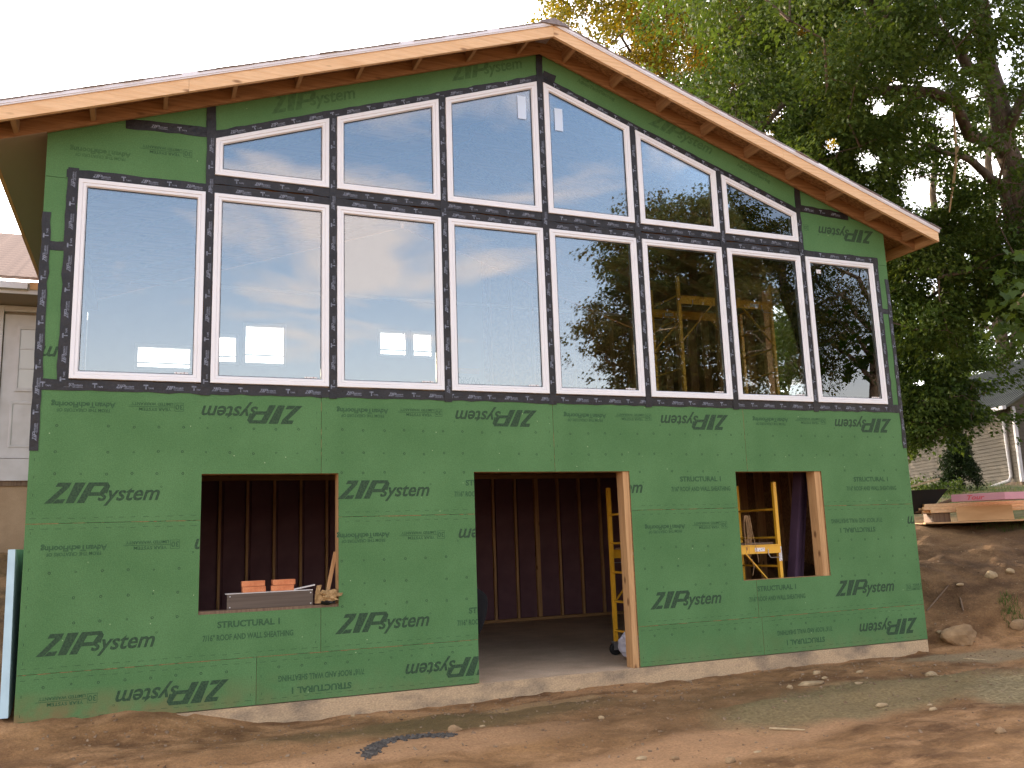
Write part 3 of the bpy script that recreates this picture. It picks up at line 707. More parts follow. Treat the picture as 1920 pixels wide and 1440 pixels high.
# basement back wall: studs with purple foam between
bx = [HX0 + .2 + .4064 * i for i in range(23)]
bx = [6.41 - .4064 * k for k in range(15, 0, -1)] + [6.41, 6.82, 7.20, 7.64, 8.06, 8.47, 8.88, 9.28]
bx = [b for b in bx if b > .1]
obj('rim_joist', MB().box(HX0 + .02, HX1 - .02, 6.0, 6.05, 2.382, 2.63), m_studh, house)
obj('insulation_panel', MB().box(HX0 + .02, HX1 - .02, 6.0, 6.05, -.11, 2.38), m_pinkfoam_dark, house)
for i, x in enumerate(bx):
    wv = .075 if abs(x - 7.20) < .01 else .038; stud(x, x + wv, 5.91, 5.999, -.06, 2.30, m_studv)
stud(.02, 9.7, 5.91, 5.999, -.11, -.065, m_studh, 'plate'); stud(.02, 9.7, 5.90, 5.999, 2.301, 2.37, m_studh, 'plate')
for i in range(len(bx) - 1):
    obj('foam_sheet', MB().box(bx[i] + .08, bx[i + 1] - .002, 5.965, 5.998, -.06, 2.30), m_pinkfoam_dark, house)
# upper floor
obj('floor_deck', MB().box(HX0 + .02, HX1 - .02, .20, 6.0, 2.60, 2.62), m_osb, house)
y = .3
k = 0
x = .3
while x < 9.6: stud(x, x + .038, .16, 5.99, 2.372, 2.599, m_woody, 'joist'); x += .4064
# upper interior: back wall in pale wrap with window openings, side walls with bare studs
def wall_holes(y0, y1, x0, x1, z0, z1, holes, m, name):
    xs_ = sorted({x0, x1} | {v for h in holes for v in h[:2]}); zs_ = sorted({z0, z1} | {v for h in holes for v in h[2:] if v < 9}); mb = MB()
    for i in range(len(xs_) - 1):
        for j in range(len(zs_) - 1):
            cx, cz = (xs_[i] + xs_[i + 1]) / 2, (zs_[j] + zs_[j + 1]) / 2
            if any(h[0] < cx < h[1] and h[2] < cz < h[3] for h in holes): continue
            if j == len(zs_) - 2: mb.prism([(xs_[i], zs_[j]), (xs_[i + 1], zs_[j]), (xs_[i + 1], zb(xs_[i + 1]) - .01), (xs_[i], zb(xs_[i]) - .01)], y0, y1)
            else: mb.box(xs_[i], xs_[i + 1], y0, y1, zs_[j], zs_[j + 1])
    return obj(name, mb, m, house)
holes = [(1.86, 2.14, 4.18, 4.58), (2.30, 2.88, 4.18, 4.78), (4.49, 4.91, 4.42, 4.80), (5.07, 5.37, 4.42, 4.80), (.72, 1.46, 4.05, 4.36)]
wall_holes(5.96, 6.02, HX0 + .02, 6.35, 2.63, 6.6, holes + [(4.899, 4.901, 9, 9.1)], m_offwhite, 'back_wall'); obj('back_wall', MB().prism([(6.352, 2.63), (HX1 - .02, 2.63), (HX1 - .02, zb(HX1) - .01), (6.352, zb(6.352) - .01)], 5.96, 6.02), m_osb, house)
for a, b, c, d in holes:
    f_ = obj('back_window', ring_profile([(a - .05, c - .05), (b + .05, c - .05), (b + .05, d + .05), (a - .05, d + .05)], [(0, 5.958), (0, 5.93), (.05, 5.93), (.05, 5.958)]), m_white, house)
    obj('pane', MB().box(a + .001, b - .001, 5.992, 5.998, c + .001, d - .001), m_glass, f_)
    zc = c + (d - c) * .22; obj('mullion', MB().box(a, b, 5.97, 5.99, zc - .012, zc + .012), m_white, f_)
ink(place2(text_mesh('WARD', .17, 0, .004), 6.02, 4.02, True), 5.955, m_print, bpy.data.objects['back_wall'])
obj('orange_print', MB().box(5.78, 6.26, 5.954, 5.957, 4.14, 4.24), m_ply, bpy.data.objects['back_wall'])
x = 6.45
while x < 9.6: stud(x, x + .038, 5.85, 5.955, 2.63, min(zb(x) - .1, 5.9)); x += .4064
for z in (5.36,): stud(.1, 9.6, 5.90, 5.955, z, z + .05, m_white, 'trim')
# right side wall upstairs with a large opening to the trees
rx0, rx1 = HX1 - .155, HX1 - .016
for y in (.55, .96, 1.00, 2.35, 2.40, 2.80, 3.2, 3.6, 4.0, 4.4, 4.8, 5.2, 5.6): stud(rx0, rx1, y, y + .038, 2.63, 4.9)
obj('side_sheathing', MB().box(HX1 - .014, HX1, 2.40, 6.0, 2.605, 5.05), m_green, house)
obj('side_sheathing', MB().box(HX1 - .014, HX1, .02, .50, 2.605, 5.05), m_green, house)
obj('side_sheathing', MB().box(HX1 - .014, HX1, .502, 2.398, 2.605, 3.05), m_green, house)
stud(rx0, rx1, .60, 2.38, 3.02, 3.06, m_woody, 'sill'); stud(rx0, rx1, .2, 6.0, 4.902, 4.99, m_woody, 'plate')
stud(9.15, 9.60, .9, 1.0, 3.10, 3.14, m_studh, 'brace'); stud(9.42, 9.50, .92, 1.0, 2.8, 3.10, m_studv, 'brace')
obj('side_sheathing', MB().box(HX0, HX0 + .014, .02, 6.0, 2.605, 5.05), m_green, house)
stud(.09, .13, .9, 1.0, 2.63, 4.7); stud(.02, .12, 2.2, 2.24, 2.63, 4.9); stud(.02, .12, 3.4, 3.44, 2.63, 4.9)
stud(HX0 + .016, HX0 + .155, .2, 6.0, 4.902, 4.99, m_woody, 'plate')

for o_ in [q for q in bpy.data.objects if q.name.startswith('side_sheathing')]:
    me = o_.data; me.materials.clear(); me.materials.append(m_osb); me.materials.append(m_green); sgn = -1 if WL[o_].x < 5 else 1
    for p in me.polygons: p.material_index = 1 if p.normal.x * sgn > .5 else 0
# ------------------------------------------------------------------ roof
EL, ER = -.50, 10.285
def slopeb(x0, x1, y0, y1, h0, h1, m, name, extra=0):
    mb = MB(); pts = [(x0, zb(x0) + h0), (x1, zb(x1) + h0), (x1, zb(x1) + h1), (x0, zb(x0) + h1)]; mb.prism(pts, y0, y1); return obj(name, mb, m, house)
YF = -.405
for a, b in ((EL, 1.15), (1.152, ridge - .001), (ridge + .001, 7.9), (7.902, ER)):
    slopeb(a, b, YF, YF + .038, -.004, .140, m_fascia, 'fascia_board')
for a, b in ((EL, ridge - .001), (ridge + .001, ER)):
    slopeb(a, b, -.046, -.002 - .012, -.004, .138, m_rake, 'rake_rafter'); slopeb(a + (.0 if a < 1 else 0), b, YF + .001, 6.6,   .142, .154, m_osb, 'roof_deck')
    slopeb(a - (.012 if a < 1 else 0), b + (.012 if b > 9 else 0), YF - .013, YF - .001, .122, .172, m_drip, 'drip_edge')
    slopeb(a - (.012 if a < 1 else 0), b + (.012 if b > 9 else 0), YF - .020, YF - .0135, .136, .180, m_drip, 'drip_edge')
for s_ in (-1, 1):
    e_ = EL if s_ < 0 else ER
    obj('sub_fascia', MB().box(min(e_, e_ - s_ * .038), max(e_, e_ - s_ * .038), YF + .039, 6.6, zb(e_) + .0, zb(e_) + .136), m_woody, house)
    # lookouts between fascia and rake rafter
    t = .28
    Ls = (ridge - EL) if s_ < 0 else (ER - ridge)
    while t < Ls - .12:
        x = ridge + s_ * t
        mbx = MB(); mbx.add([(x - .02, YF + .039, zb(x - .02) + .022), (x + .02, YF + .039, zb(x + .02) + .022), (x + .02, -.047, zb(x + .02) + .022), (x - .02, -.047, zb(x - .02) + .022),
            (x - .02, YF + .039, zb(x - .02) + .138), (x + .02, YF + .039, zb(x + .02) + .138), (x + .02, -.047, zb(x + .02) + .138), (x - .02, -.047, zb(x - .02) + .138)],
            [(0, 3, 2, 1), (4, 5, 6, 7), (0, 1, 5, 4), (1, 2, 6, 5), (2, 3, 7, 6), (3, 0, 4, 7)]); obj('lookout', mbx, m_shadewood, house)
        t += .61
    if s_ < 0: slopeb(EL + .04, HX0 - .003, -.04, 6.55, -.012, -.004, m_soffit, 'eave_soffit')
    # rafters inside and their tails
    y = .45
    while y < 6.4:
        a, b = (EL + .039, ridge - .03) if s_ < 0 else (ridge + .03, ER - .039)
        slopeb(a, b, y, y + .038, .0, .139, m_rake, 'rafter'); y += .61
    # shingle courses, overlapping and a little uneven
    Lw = Ls / math.cos(sl); nC = 34; ex = Lw / nC; u = Vector((s_ * math.cos(sl), 0, -math.sin(sl))); nv = Vector((s_ * math.sin(sl), 0, math.cos(sl)))
    base_p = Vector((ridge, 0, zb(ridge) + .157))
    mb = MB(); mb.obox((0, 0, 0), u, (0, 1, 0), (nv + u * -.035).normalized(), ex * .56, 3.535, .0035)
    src = None
    for k in range(nC):
        c = base_p + u * (ex * (k + .5) + .01) + nv * (.010 + .002 * (k % 2)) + Vector((0, 3.1 + RNG.normal(0, .006), 0))
        if src is None:
            me = bpy.data.meshes.new('shingle_course'); me.from_pydata(mb.v, [], mb.f); me.materials.append(m_shingle); src = link('shingle_course', me, house, c)
        else: again(src, 'shingle_course', house, c)
        # tilt so the butt edge stands proud
    capm = MB()
mb = MB(); mb.prism([(ridge - .17, zb(ridge - .17) + .176), (ridge + .17, zb(ridge + .17) + .176), (ridge + .17, zb(ridge + .17) + .190), (ridge, zb(ridge) + .196), (ridge - .17, zb(ridge - .17) + .190)], YF - .04, 6.65); obj('ridge_cap', mb, m_shingle, house)

# ------------------------------------------------------------------ objects at the openings
# left window sill: bundle of trim with four bricks
tb = thing('trim_bundle', 'flat dark brown fibre trim board with bright metal flanges lying along the left opening sill', 'building material', (2.02, .08, .726))
obj('board', MB().box(1.61, 2.37, .03, .055, .727, .86), m_fibre, tb); obj('flange', MB().box(1.595, 2.37, .028, .15, .861, .868), m_steel, tb)
mb = MB(); mb.obox((2.27, .10, .885), (.97, 0, .16), (0, 1, 0), (-.16, 0, .97), .13, .03, .006); obj('flange', mb, m_steel, tb)
for x in (1.635, 2.35):
    for z in (.745, .84): obj('screw', MB().lathe((x, .03, z), [(.005, -.004), (.007, -.002), (.007, .002)], 8, 'y'), m_steel, tb)
def brick(x, y, z, rz, lab):
    c, s = math.cos(rz), math.sin(rz); mb = MB(); mb.obox((x, y, z), (c, s, 0), (-s, c, 0), (0, 0, 1), .102, .046, .0245)
    return tag(obj('brick', mb, m_brick, bevel=.004), lab, 'brick', 'orange bricks on the left opening sill')
brick(1.845, .09, .893, .03, 'orange brick on the trim board, lower of the left pair'); brick(1.840, .093, .944, -.02, 'orange brick on top of the left pair on the trim board')
brick(2.10, .09, .893, -.04, 'orange brick on the trim board, lower of the right pair'); brick(2.11, .092, .944, .05, 'orange brick on top of the right pair on the trim board')
# crumpled paper bag
def crumple(c, r_, seed, sub=3, amp=.3, flat=1.0):
    bm = bmesh.new(); bmesh.ops.create_icosphere(bm, subdivisions=sub, radius=1); rg = np.random.default_rng(seed)
    dirs = rg.normal(size=(26, 3)); dirs /= np.linalg.norm(dirs, axis=1)[:, None]; offs = rg.uniform(.62, 1.0, 26)
    mb = MB(); V = []
    for v in bm.verts:
        p = np.array(v.co); k = min(1.25, min(offs[i] / max(.05, p @ dirs[i]) if p @ dirs[i] > .05 else 9 for i in range(26))); k *= 1 + amp * .25 * rg.normal()
        V.append((c[0] + p[0] * r_[0] * k, c[1] + p[1] * r_[1] * k, c[2] + p[2] * r_[2] * k * flat))
    bm.verts.index_update(); fs = [tuple(v.index for v in f.verts) for f in bm.faces]; bm.free(); mb.add(V, fs); return mb
pb = thing('paper_bag', 'crumpled brown paper bag at the right end of the left opening sill', 'bag', (2.47, .03, .726))
obj('crumpled_paper', crumple((2.50, .0, .80), (.085, .07, .055), 5, 3, .8), m_paper, pb); obj('lining', crumple((2.50, -.005, .752), (.075, .06, .028), 8, 2, .3), m_black, pb)
mb = MB(); mb.add([(2.385, .02, .74), (2.43, -.02, .74), (2.455, -.03, .78), (2.425, -.005, .84), (2.445, .0, .905), (2.405, .03, .90), (2.39, .04, .82)], [(0, 1, 2, 3), (0, 3, 6), (3, 4, 5, 6)])
fl = obj('flap', mb, m_paper, pb); sm_ = fl.modifiers.new('thick', 'SOLIDIFY'); sm_.thickness = .004
# lath leaning in the opening
mb = MB(); mb.bar((2.50, .13, .72), (2.60, .14, 1.20), .035, .02, (0, 1, 0)); tag(obj('wood_lath', mb, m_studv), 'narrow wooden lath leaning against the right jamb of the left opening', 'lath')

# scaffold (rolling, yellow)
def scaffold(x0, x1, y0, y1, z0, ztop_, zrail, label, group, wheels=True, railh=.09):
    t = thing('scaffold', label, 'scaffold', ((x0 + x1) / 2, (y0 + y1) / 2, z0), group); zb0 = z0 + (.16 if wheels else .03)
    for x in (x0, x1):
        for y in (y0, y1):
            obj('post', MB().box(x - .021, x + .021, y - .021, y + .021, zb0, ztop_), m_yellow, t)
            if wheels:
                wl = obj('caster', MB().lathe((x, y + .03, z0 + .07), [(.055, -.022), (.070, -.014), (.070, .014), (.055, .022)], 18, 'y'), m_black, t)
                obj('caster_fork', MB().box(x - .028, x + .028, y + .004, y + .008, z0 + .06, zb0).box(x - .028, x + .028, y + .054, y + .058, z0 + .06, zb0).box(x - .03, x + .03, y, y + .06, zb0 - .01, zb0), m_steel, wl)
        z = zb0 + .12
        while z < ztop_ - .05:
            obj('rung', MB().tube([(x, y0 + .02, z), (x, y1 - .02, z)], .0135, 8), m_yellow, t); z += .335
    for y in (y0, y1):
        yo = y - .028 if y == y0 else y + .028
        rl = obj('side_rail', MB().box(x0, x1, yo - .006, yo + .006, zrail - railh, zrail).box(x0, x1, yo - .016, yo + .016, zrail, zrail + .012), m_yellow, t)
        xl = x1 - .30 if y == y0 else x0 + .3
        obj('label', MB().box(xl - .07, xl + .07, yo - .0085, yo - .0065, zrail - railh * .72, zrail - railh * .25), m_label, rl)
        for xa, s_ in ((x0, 1), (x1, -1)):
            obj('brace', MB().bar((xa, yo, zrail - .62), (xa + s_ * .50, yo, zrail - railh), .012, .03, (0, 1, 0)), m_yellow, t)
            obj('latch', MB().tube([(xa + s_ * .02, yo - .01, zrail - .14), (xa + s_ * .16, yo - .02, zrail - .14), (xa + s_ * .19, yo - .02, zrail - .10), (xa + s_ * .19, yo - .02, zrail - .04)], .005, 6), m_steel, t)
    return t
scaf = scaffold(6.05, 7.90, .30, 1.04, -.112, 1.83, 1.085, 'yellow rolling scaffold on black casters inside the lower level', 'yellow scaffolds')
obj('platform', MB().box(6.09, 7.86, .34, 1.00, 1.10, 1.12), m_dimwood, scaf)
obj('label', MB().box(7.878, 7.922, .277, .2785, .90, 1.07), m_label, scaf)
sc2 = scaffold(7.50, 9.02, 1.45, 2.15, 2.62, 4.70, 4.42, 'yellow scaffold standing inside behind the upper right windows', 'yellow scaffolds', wheels=False, railh=.10)
obj('platform', MB().box(7.54, 8.98, 1.50, 2.10, 4.435, 4.46), m_dimwood, sc2)
# coiled cord on the scaffold
mb = MB()
for k in range(6):
    rr = .018 + .008 * k; hh = .20 + .05 * math.sin(k * 2.1); cx_ = 7.42 + .010 * k
    mb.tube([(cx_ + rr * math.cos(t), .26 + .006 * k, 1.44 - hh + hh * math.sin(t)) for t in np.linspace(0, 2 * math.pi, 22)], .0028, 5, False)
mb.tube([(7.48, .25, 1.44), (7.50, .25, 1.25), (7.55, .25, 1.0), (7.56, .25, .9)], .003, 5); mb.tube([(7.47, .25, .94), (7.49, .25, .85), (7.46, .25, .75)], .003, 5)
tag(obj('cord', mb, m_cord), 'tan cord looped over the scaffold rung in the right opening', 'cord')
# purple foam boards leaning by the right opening
for k, (dx, lab) in enumerate(((0, 'purple foam board leaning inside the right opening, farthest left'), (.045, 'purple foam board leaning inside the right opening, second of four'), (.09, 'purple foam board leaning inside the right opening, third of four'), (.15, 'purple foam board leaning inside the right opening, nearest the jamb'))):
    mb = MB(); mb.bar((8.04 + dx * 1.2, .45 + .03 * k, -.11), (8.46 + dx * 1.35, .50 + .05 * k, 2.0), .036, .14, (0, 1, 0))
    tag(obj('foam_board', mb, mat('purple_board', (.10, .055, .09), .8, (.075, .04, .07), 4)), lab, 'foam board', 'purple foam boards inside the right opening')
# boards leaning further inside
for x, lab in ((8.0, 'grey plank leaning on the back studs behind the scaffold'), ):
    mb = MB(); mb.bar((x + .3, 3.4, -.11), (x, 3.9, 1.5), .09, .03, (0, 1, 0)); tag(obj('plank', mb, m_dimwood), lab, 'plank')
# white bag by the door
wb = thing('plastic_bag', 'lumpy white plastic bag on the slab beside the door opening', 'bag', (5.98, .55, -.112))
obj('bag_body', crumple((6.00, .58, .035), (.17, .15, .155), 11, 3, .18), m_bag, wb, smooth=False); obj('bag_neck', crumple((5.90, .56, .12), (.05, .04, .03), 12, 2, .3), m_bag, wb)
# black garment hanging inside at the left of the door
mb = MB(); mb.add([(3.9, .55, 1.00), (4.02, .5, .93), (4.13, .52, .78), (4.28, .5, .72), (4.27, .52, .52), (4.20, .5, .36), (4.17, .55, .26), (4.12, .52, .42), (4.02, .5, .44), (3.9, .55, .46)], [(0, 1, 8, 9), (1, 2, 7, 8), (2, 3, 4, 7), (4, 5, 7), (5, 6, 7)])
jk = obj('jacket', mb, m_cloth); sm_ = jk.modifiers.new('thick', 'SOLIDIFY'); sm_.thickness = .05; ss = jk.modifiers.new('s', 'SUBSURF'); ss.levels = ss.render_levels = 2
jk2 = thing('hanging_jacket', 'black jacket hanging inside at the left edge of the door opening', 'jacket', (4.1, .5, 1.0)); 
jk.name = 'garment'; jk.parent = jk2; jk.location = WL[jk] - WL[jk2]
obj('hook', MB().tube([(3.92, .52, 1.0), (3.85, .4, 1.05), (3.80, .16, 1.05)], .006, 6), m_steel, jk2)
# blue foam board on edge at the left corner
mb = MB(); mb.v = [(-.125, .02, gz(-.1, .02) + .02), (-.055, .02, gz(-.1, .02) + .02), (-.055, 2.4, .55), (-.125, 2.4, .55), (-.128, .02, 1.32), (-.078, .02, 1.325), (-.078, 2.4, 1.325), (-.128, 2.4, 1.32)]
mb.v = [(-.125, .02, -.02), (-.062, .02, -.02), (-.062, 2.4, -.02), (-.125, 2.4, -.02), (-.135, .02, 1.32), (-.082, .02, 1.32), (-.082, 2.4, 1.32), (-.135, 2.4, 1.32)]
mb.f = [(0, 3, 2, 1), (4, 5, 6, 7), (0, 1, 5, 4), (1, 2, 6, 5), (2, 3, 7, 6), (3, 0, 4, 7)]
tag(obj('foam_board', mb, m_bluefoam), 'pale blue foam board standing on edge against the left corner of the green house', 'foam board')

# ------------------------------------------------------------------ old house at the left
oh = thing('old_house', 'older white trimmed house with a paneled door and brown shingle roof at the left edge', 'house', (-2.5, 6, 1.3))
obj('foundation', MB().box(-7, -.03, 5.22, 9, .9, 2.20), m_tan, oh); obj('wall', MB().box(-7, -.03, 5.26, 9, 2.57, 4.85), m_soffit, oh)
obj('threshold', MB().box(-7, -.03, 5.16, 5.3, 2.27, 2.565), m_oldwhite, oh); obj('shadow_gap', MB().box(-7, -.03, 5.19, 5.3, 2.201, 2.269), m_dimwood, oh)
dr = obj('door', MB().box(-.985, -.10, 5.23, 5.259, 2.58, 4.58), m_oldwhite, oh, 'white entry door with a column of small panes')
for z in (3.55, 3.83, 4.11):
    obj('pane', MB().box(-.78, -.42, 5.222, 5.228, z, z + .26), m_pane_bright, dr)
obj('pane_frame', MB().box(-.82, -.785, 5.212, 5.229, 3.50, 4.42).box(-.784, -.40, 5.212, 5.229, 4.375, 4.42).box(-.784, -.40, 5.212, 5.229, 3.50, 3.548).box(-.784, -.40, 5.216, 5.229, 3.811, 3.829).box(-.784, -.40, 5.216, 5.229, 4.091, 4.109), m_oldwhite, dr)
obj('raised_panel', ring_profile([(-.86, 2.72), (-.50, 2.72), (-.50, 3.36), (-.86, 3.36)], [(0, 5.229), (.008, 5.222), (.03, 5.222), (.04, 5.229)]), m_oldwhite, dr)
obj('door_trim', MB().box(-1.09, -1.0, 5.20, 5.258, 2.57, 4.70).box(-.999, -.05, 5.20, 5.258, 4.62, 4.70), m_oldwhite, oh)
obj('soffit', MB().box(-7, -.03, 4.55, 5.25, 4.71, 4.74), m_soffit, oh)
obj('fascia_board', MB().box(-7, -.03, 4.52, 4.549, 4.70, 4.86), m_oldwhite, oh); obj('gutter_patch', MB().box(-.62, -.20, 4.50, 4.519, 4.76, 4.86), m_ply, oh, 'bare orange wood patch on the fascia')
obj('gutter', MB().box(-7, -.64, 4.44, 4.518, 4.75, 4.84), m_oldwhite, oh)
mb = MB(); mb.prism([(0, 0), (1, 0), (1, 1), (0, 1)], 0, 1); mb = MB()
mb.add([(-7, 4.42, 4.865), (-.52, 4.42, 4.865), (-.52, 8.2, 6.68), (-7, 8.2, 6.68), (-7, 4.42, 4.895), (-.52, 4.42, 4.895), (-.52, 8.2, 6.71), (-7, 8.2, 6.71)], [(0, 3, 2, 1), (4, 5, 6, 7), (0, 1, 5, 4), (1, 2, 6, 5), (2, 3, 7, 6), (3, 0, 4, 7)])
rf = obj('roof', mb, m_oldroof, oh)
for k in range(20):
    t0 = k / 20; yk = 4.42 + 3.78 * t0; zk = 4.898 + 1.815 * t0; m_ = MB(); m_.obox((-3.76, yk + .095, zk + .050), (1, 0, 0), (0, .9015, .4328), (0, -.4328, .9015), 3.24, .104, .004); obj('shingle_course', m_, m_oldroof, rf)

# ------------------------------------------------------------------ neighbour garage at the right
ga = thing('garage', 'beige sided garage with a ribbed grey metal roof beyond the bank at the right', 'garage', (26, 13, 2.3))
G0 = Vector((24.4, 10.0, 2.30)); gu = Vector((.356, .934, 0)).normalized(); gn = Vector((.934, -.356, 0)); Lg = 9.5; Wg = 7.0; He = 2.30
def gp(a, b, z): return G0 + gu * a + gn * b + Vector((0, 0, z))
def gbox(a0, a1, b0, b1, z0, z1, m, name, par=ga, **k):
    mb = MB(); mb.obox((gp((a0 + a1) / 2, (b0 + b1) / 2, (z0 + z1) / 2)), gu, gn, (0, 0, 1), (a1 - a0) / 2, (b1 - b0) / 2, (z1 - z0) / 2); return obj(name, mb, m, par, **k)
gbox(0, Lg, 0, Wg, -.4, .12, m_dimwood, 'foundation'); wl = gbox(.01, Lg, .02, Wg, .121, He, m_siding, 'wall')
mb = MB(); z = .125
while z < He - .02:     # lap siding boards: under 10 px each, so one joined piece
    for (a0, b0, a1, b1) in ((0, 0, Lg, 0),):
        v = [gp(a0, .018, z + .11), gp(a1, .018, z + .11), gp(a1, -.006, z), gp(a0, -.006, z), gp(a0, .02, z), gp(a1, .02, z)]; mb.add(v, [(3, 2, 1, 0), (4, 5, 2, 3)])
        v = [gp(.0, 0, z + .11), gp(.0, Wg, z + .11), gp(-.024, Wg, z), gp(-.024, 0, z)]; mb.add(v, [(0, 1, 2, 3)])
    z += .11
obj('siding', mb, m_siding, wl, kind='stuff')
gbox(-.045, .05, -.03, .06, .1, He, m_oldwhite, 'corner_trim')
mb = MB(); e = .35; rz_ = He + 2.25
for (b0, z0, b1, z1) in ((-e, He - .05, Wg / 2, rz_), (Wg / 2, rz_, Wg + e, He - .05)):
    mb.add([gp(-.3, b0, z0), gp(Lg + .3, b0, z0), gp(Lg + .3, b1, z1), gp(-.3, b1, z1), gp(-.3, b0, z0 + .05), gp(Lg + .3, b0, z0 + .05), gp(Lg + .3, b1, z1 + .05), gp(-.3, b1, z1 + .05)], [(0, 3, 2, 1), (4, 5, 6, 7), (0, 1, 5, 4), (1, 2, 6, 5), (2, 3, 7, 6), (3, 0, 4, 7)])
rf = obj('roof', mb, m_metalroof, ga)
ribm = None
a = -.28
while a < Lg + .28:
    mb = MB(); mb.bar(gp(a, -e, He + .012), gp(a, Wg / 2, rz_ + .065), .035, .035); obj('roof_rib', mb, m_metalroof, rf); a += .23
mb = MB(); mb.add([gp(-.01, 0, He), gp(-.01, Wg, He), gp(-.01, Wg / 2, rz_)], [(0, 1, 2)]); obj('gable', mb, m_siding, ga)
gbox(-.3, Lg + .3, -.47, -.36, He - .10, He, m_oldwhite, 'gutter')
mb = MB(); mb.tube([gp(.42, -.42, He - .08), gp(.42, -.38, He - .2), gp(.42, -.07, He - .38), gp(.42, -.05, .3), gp(.42, -.12, .16), gp(.75, -.45, .02), gp(.9, -.7, -.05)], .05, 8); obj('downspout', mb, m_oldwhite, ga)

# ------------------------------------------------------------------ lumber pile, wheelbarrow
px_, py_ = 12.15, 2.65
def pb_(x, y): return Vector((x, y, 0))
pu = Vector((.80, -.60, 0)).normalized()   # roughly across the view
pv = Vector((.60, .80, 0)); P0 = pray(1733, 962, 16.0); P0.z = gz(P0.x + .5, P0.y)
gzp = max(gz(*(P0 + pu * t + pv * s)[:2]) for t in (0, 1, 2) for s in (0, .5)); P0.z = gzp - .02
def pbox(a0, a1, b0, b1, z0, z1, m, lab, cat='board', name='board', grp='lumber stacked on the bank', tilt=0, **k):
    mb = MB(); up = (Vector((0, 0, 1)) + pu * tilt).normalized(); mb.obox(P0 + pu * (a0 + a1) / 2 + pv * (b0 + b1) / 2 + Vector((0, 0, (z0 + z1) / 2)), (pu - Vector((0, 0, tilt))).normalized(), pv, up, (a1 - a0) / 2, (b1 - b0) / 2, (z1 - z0) / 2)
    return tag(obj(name, mb, m, bevel=.002, **k), lab, cat, grp)
pbox(-.05, 4.3, -.30, .9, .0, .025, m_ply, 'thin plywood sheet at the bottom of the lumber pile', 'plywood', 'plywood_sheet')
pbox(.12, .38, .0, .8, .026, .17, m_dimwood, 'dark blocking under the lumber pile', 'block', 'wood_block')
for i, (a0, a1, b0, z0, lab) in enumerate(((.10, 3.9, -.05, .175, 'long pine board low in the lumber pile, front row'), (.0, 4.1, .12, .175, 'long pine board low in the lumber pile, behind the front one'), (.02, 4.0, .30, .175, 'long pine board low in the lumber pile, back row'),
        (.0, 4.2, .02, .225, 'pine board in the middle layer of the lumber pile, front'), (-.04, 4.2, .22, .225, 'pine board in the middle layer of the lumber pile, back'), (.02, 3.6, .05, .275, 'pine board near the top of the lumber pile under the pink foam'), (.0, 3.7, .24, .275, 'topmost pine board behind the pink foam'))):
    pbox(a0, a1, b0, b0 + .14, z0, z0 + .038 + .008, m_fascia, lab)
mb = MB(); c_ = P0 + pu * .84 + pv * -.20 + Vector((0, 0, .14)); mb.obox(c_, pu, Vector((pv.x * .25, pv.y * .25, .97)).normalized(), pu.cross(Vector((pv.x * .25, pv.y * .25, .97)).normalized()), .40, .115, .009)
tag(obj('plywood_sheet', mb, m_ply), 'orange plywood offcut leaning on the front of the lumber pile, left piece', 'plywood', 'plywood offcuts')
pk = pbox(.95, 2.95, -.12, .28, .325, .415, m_pinkfoam, 'stack of pink rigid foam with red handwriting on the lumber pile', 'foam board', 'foam_board', None) if False else None
fz = P0.z + .385; fcn = pray(1885, 938, 15.6); f2 = pray(1784, 938, 15.75); f3 = pray(1965, 938, 16.1); fcn.z = f2.z = f3.z = fz; fl_ = (fcn - f2).length / 2; fa = (fcn - f2).normalized(); fb = (f3 - fcn); fw_ = fb.length / 2; fb.normalize(); pf = MB(); q4 = [f2, fcn, f3, f3 - (fcn - f2)]
pf.add([p + Vector((0, 0, h)) for h in (-.055, .055) for p in q4], [(0, 3, 2, 1), (4, 5, 6, 7), (0, 1, 5, 4), (1, 2, 6, 5), (2, 3, 7, 6), (3, 0, 4, 7)]); pk = tag(obj('foam_board', pf, m_pinkfoam, bevel=.003), 'pink rigid foam board with a red scrawl lying on the lumber pile', 'foam board')
tv, tf = text_mesh('Tour', .12, .3, .003)
mb = MB(); o_ = fcn - fa * .40 + Vector((fa.y, -fa.x, 0)) * .004; mb.add([o_ + fa * float(a_) + Vector((0, 0, float(b_) * .8)) for a_, b_ in tv], tf); obj('scrawl', mb, m_red, pk)
# wheelbarrow
wbp = pray(1722, 960, 16.4); wbz = gz(wbp.x, wbp.y)
wbo = thing('wheelbarrow', 'dark wheelbarrow with a plank across it, partly hidden behind the right corner of the house', 'wheelbarrow', (wbp.x, wbp.y, wbz))
c = Vector((wbp.x, wbp.y, wbz))
mb = MB(); v = []
for (hx, hy, hz) in ((.12, .14, .16), (.42, .34, .54), (.40, .32, .54), (.11, .13, .175)):
    for i, j in ((-1, -1), (1, -1), (1, 1), (-1, 1)): v.append(c + pu * hx * i + pv * hy * j + Vector((0, 0, hz)))
mb.add(v, [(3, 2, 1, 0)] + [(k * 4 + i, k * 4 + (i + 1) % 4, (k + 1) * 4 + (i + 1) % 4, (k + 1) * 4 + i) for k in range(3) for i in range(4)] + [(12, 13, 14, 15)]); obj('tray', mb, m_black, wbo)
wh = MB(); wc = c + pu * -.42 + Vector((0, 0, .17)); n = 18
for k in range(n):
    t = 2 * math.pi * k / n
    for r_, q in ((.17, -.035), (.17, .035), (.10, .03), (.10, -.03)): wh.v.append(tuple(wc + pu * r_ * math.cos(t) + Vector((0, 0, r_ * math.sin(t))) + pv * q))
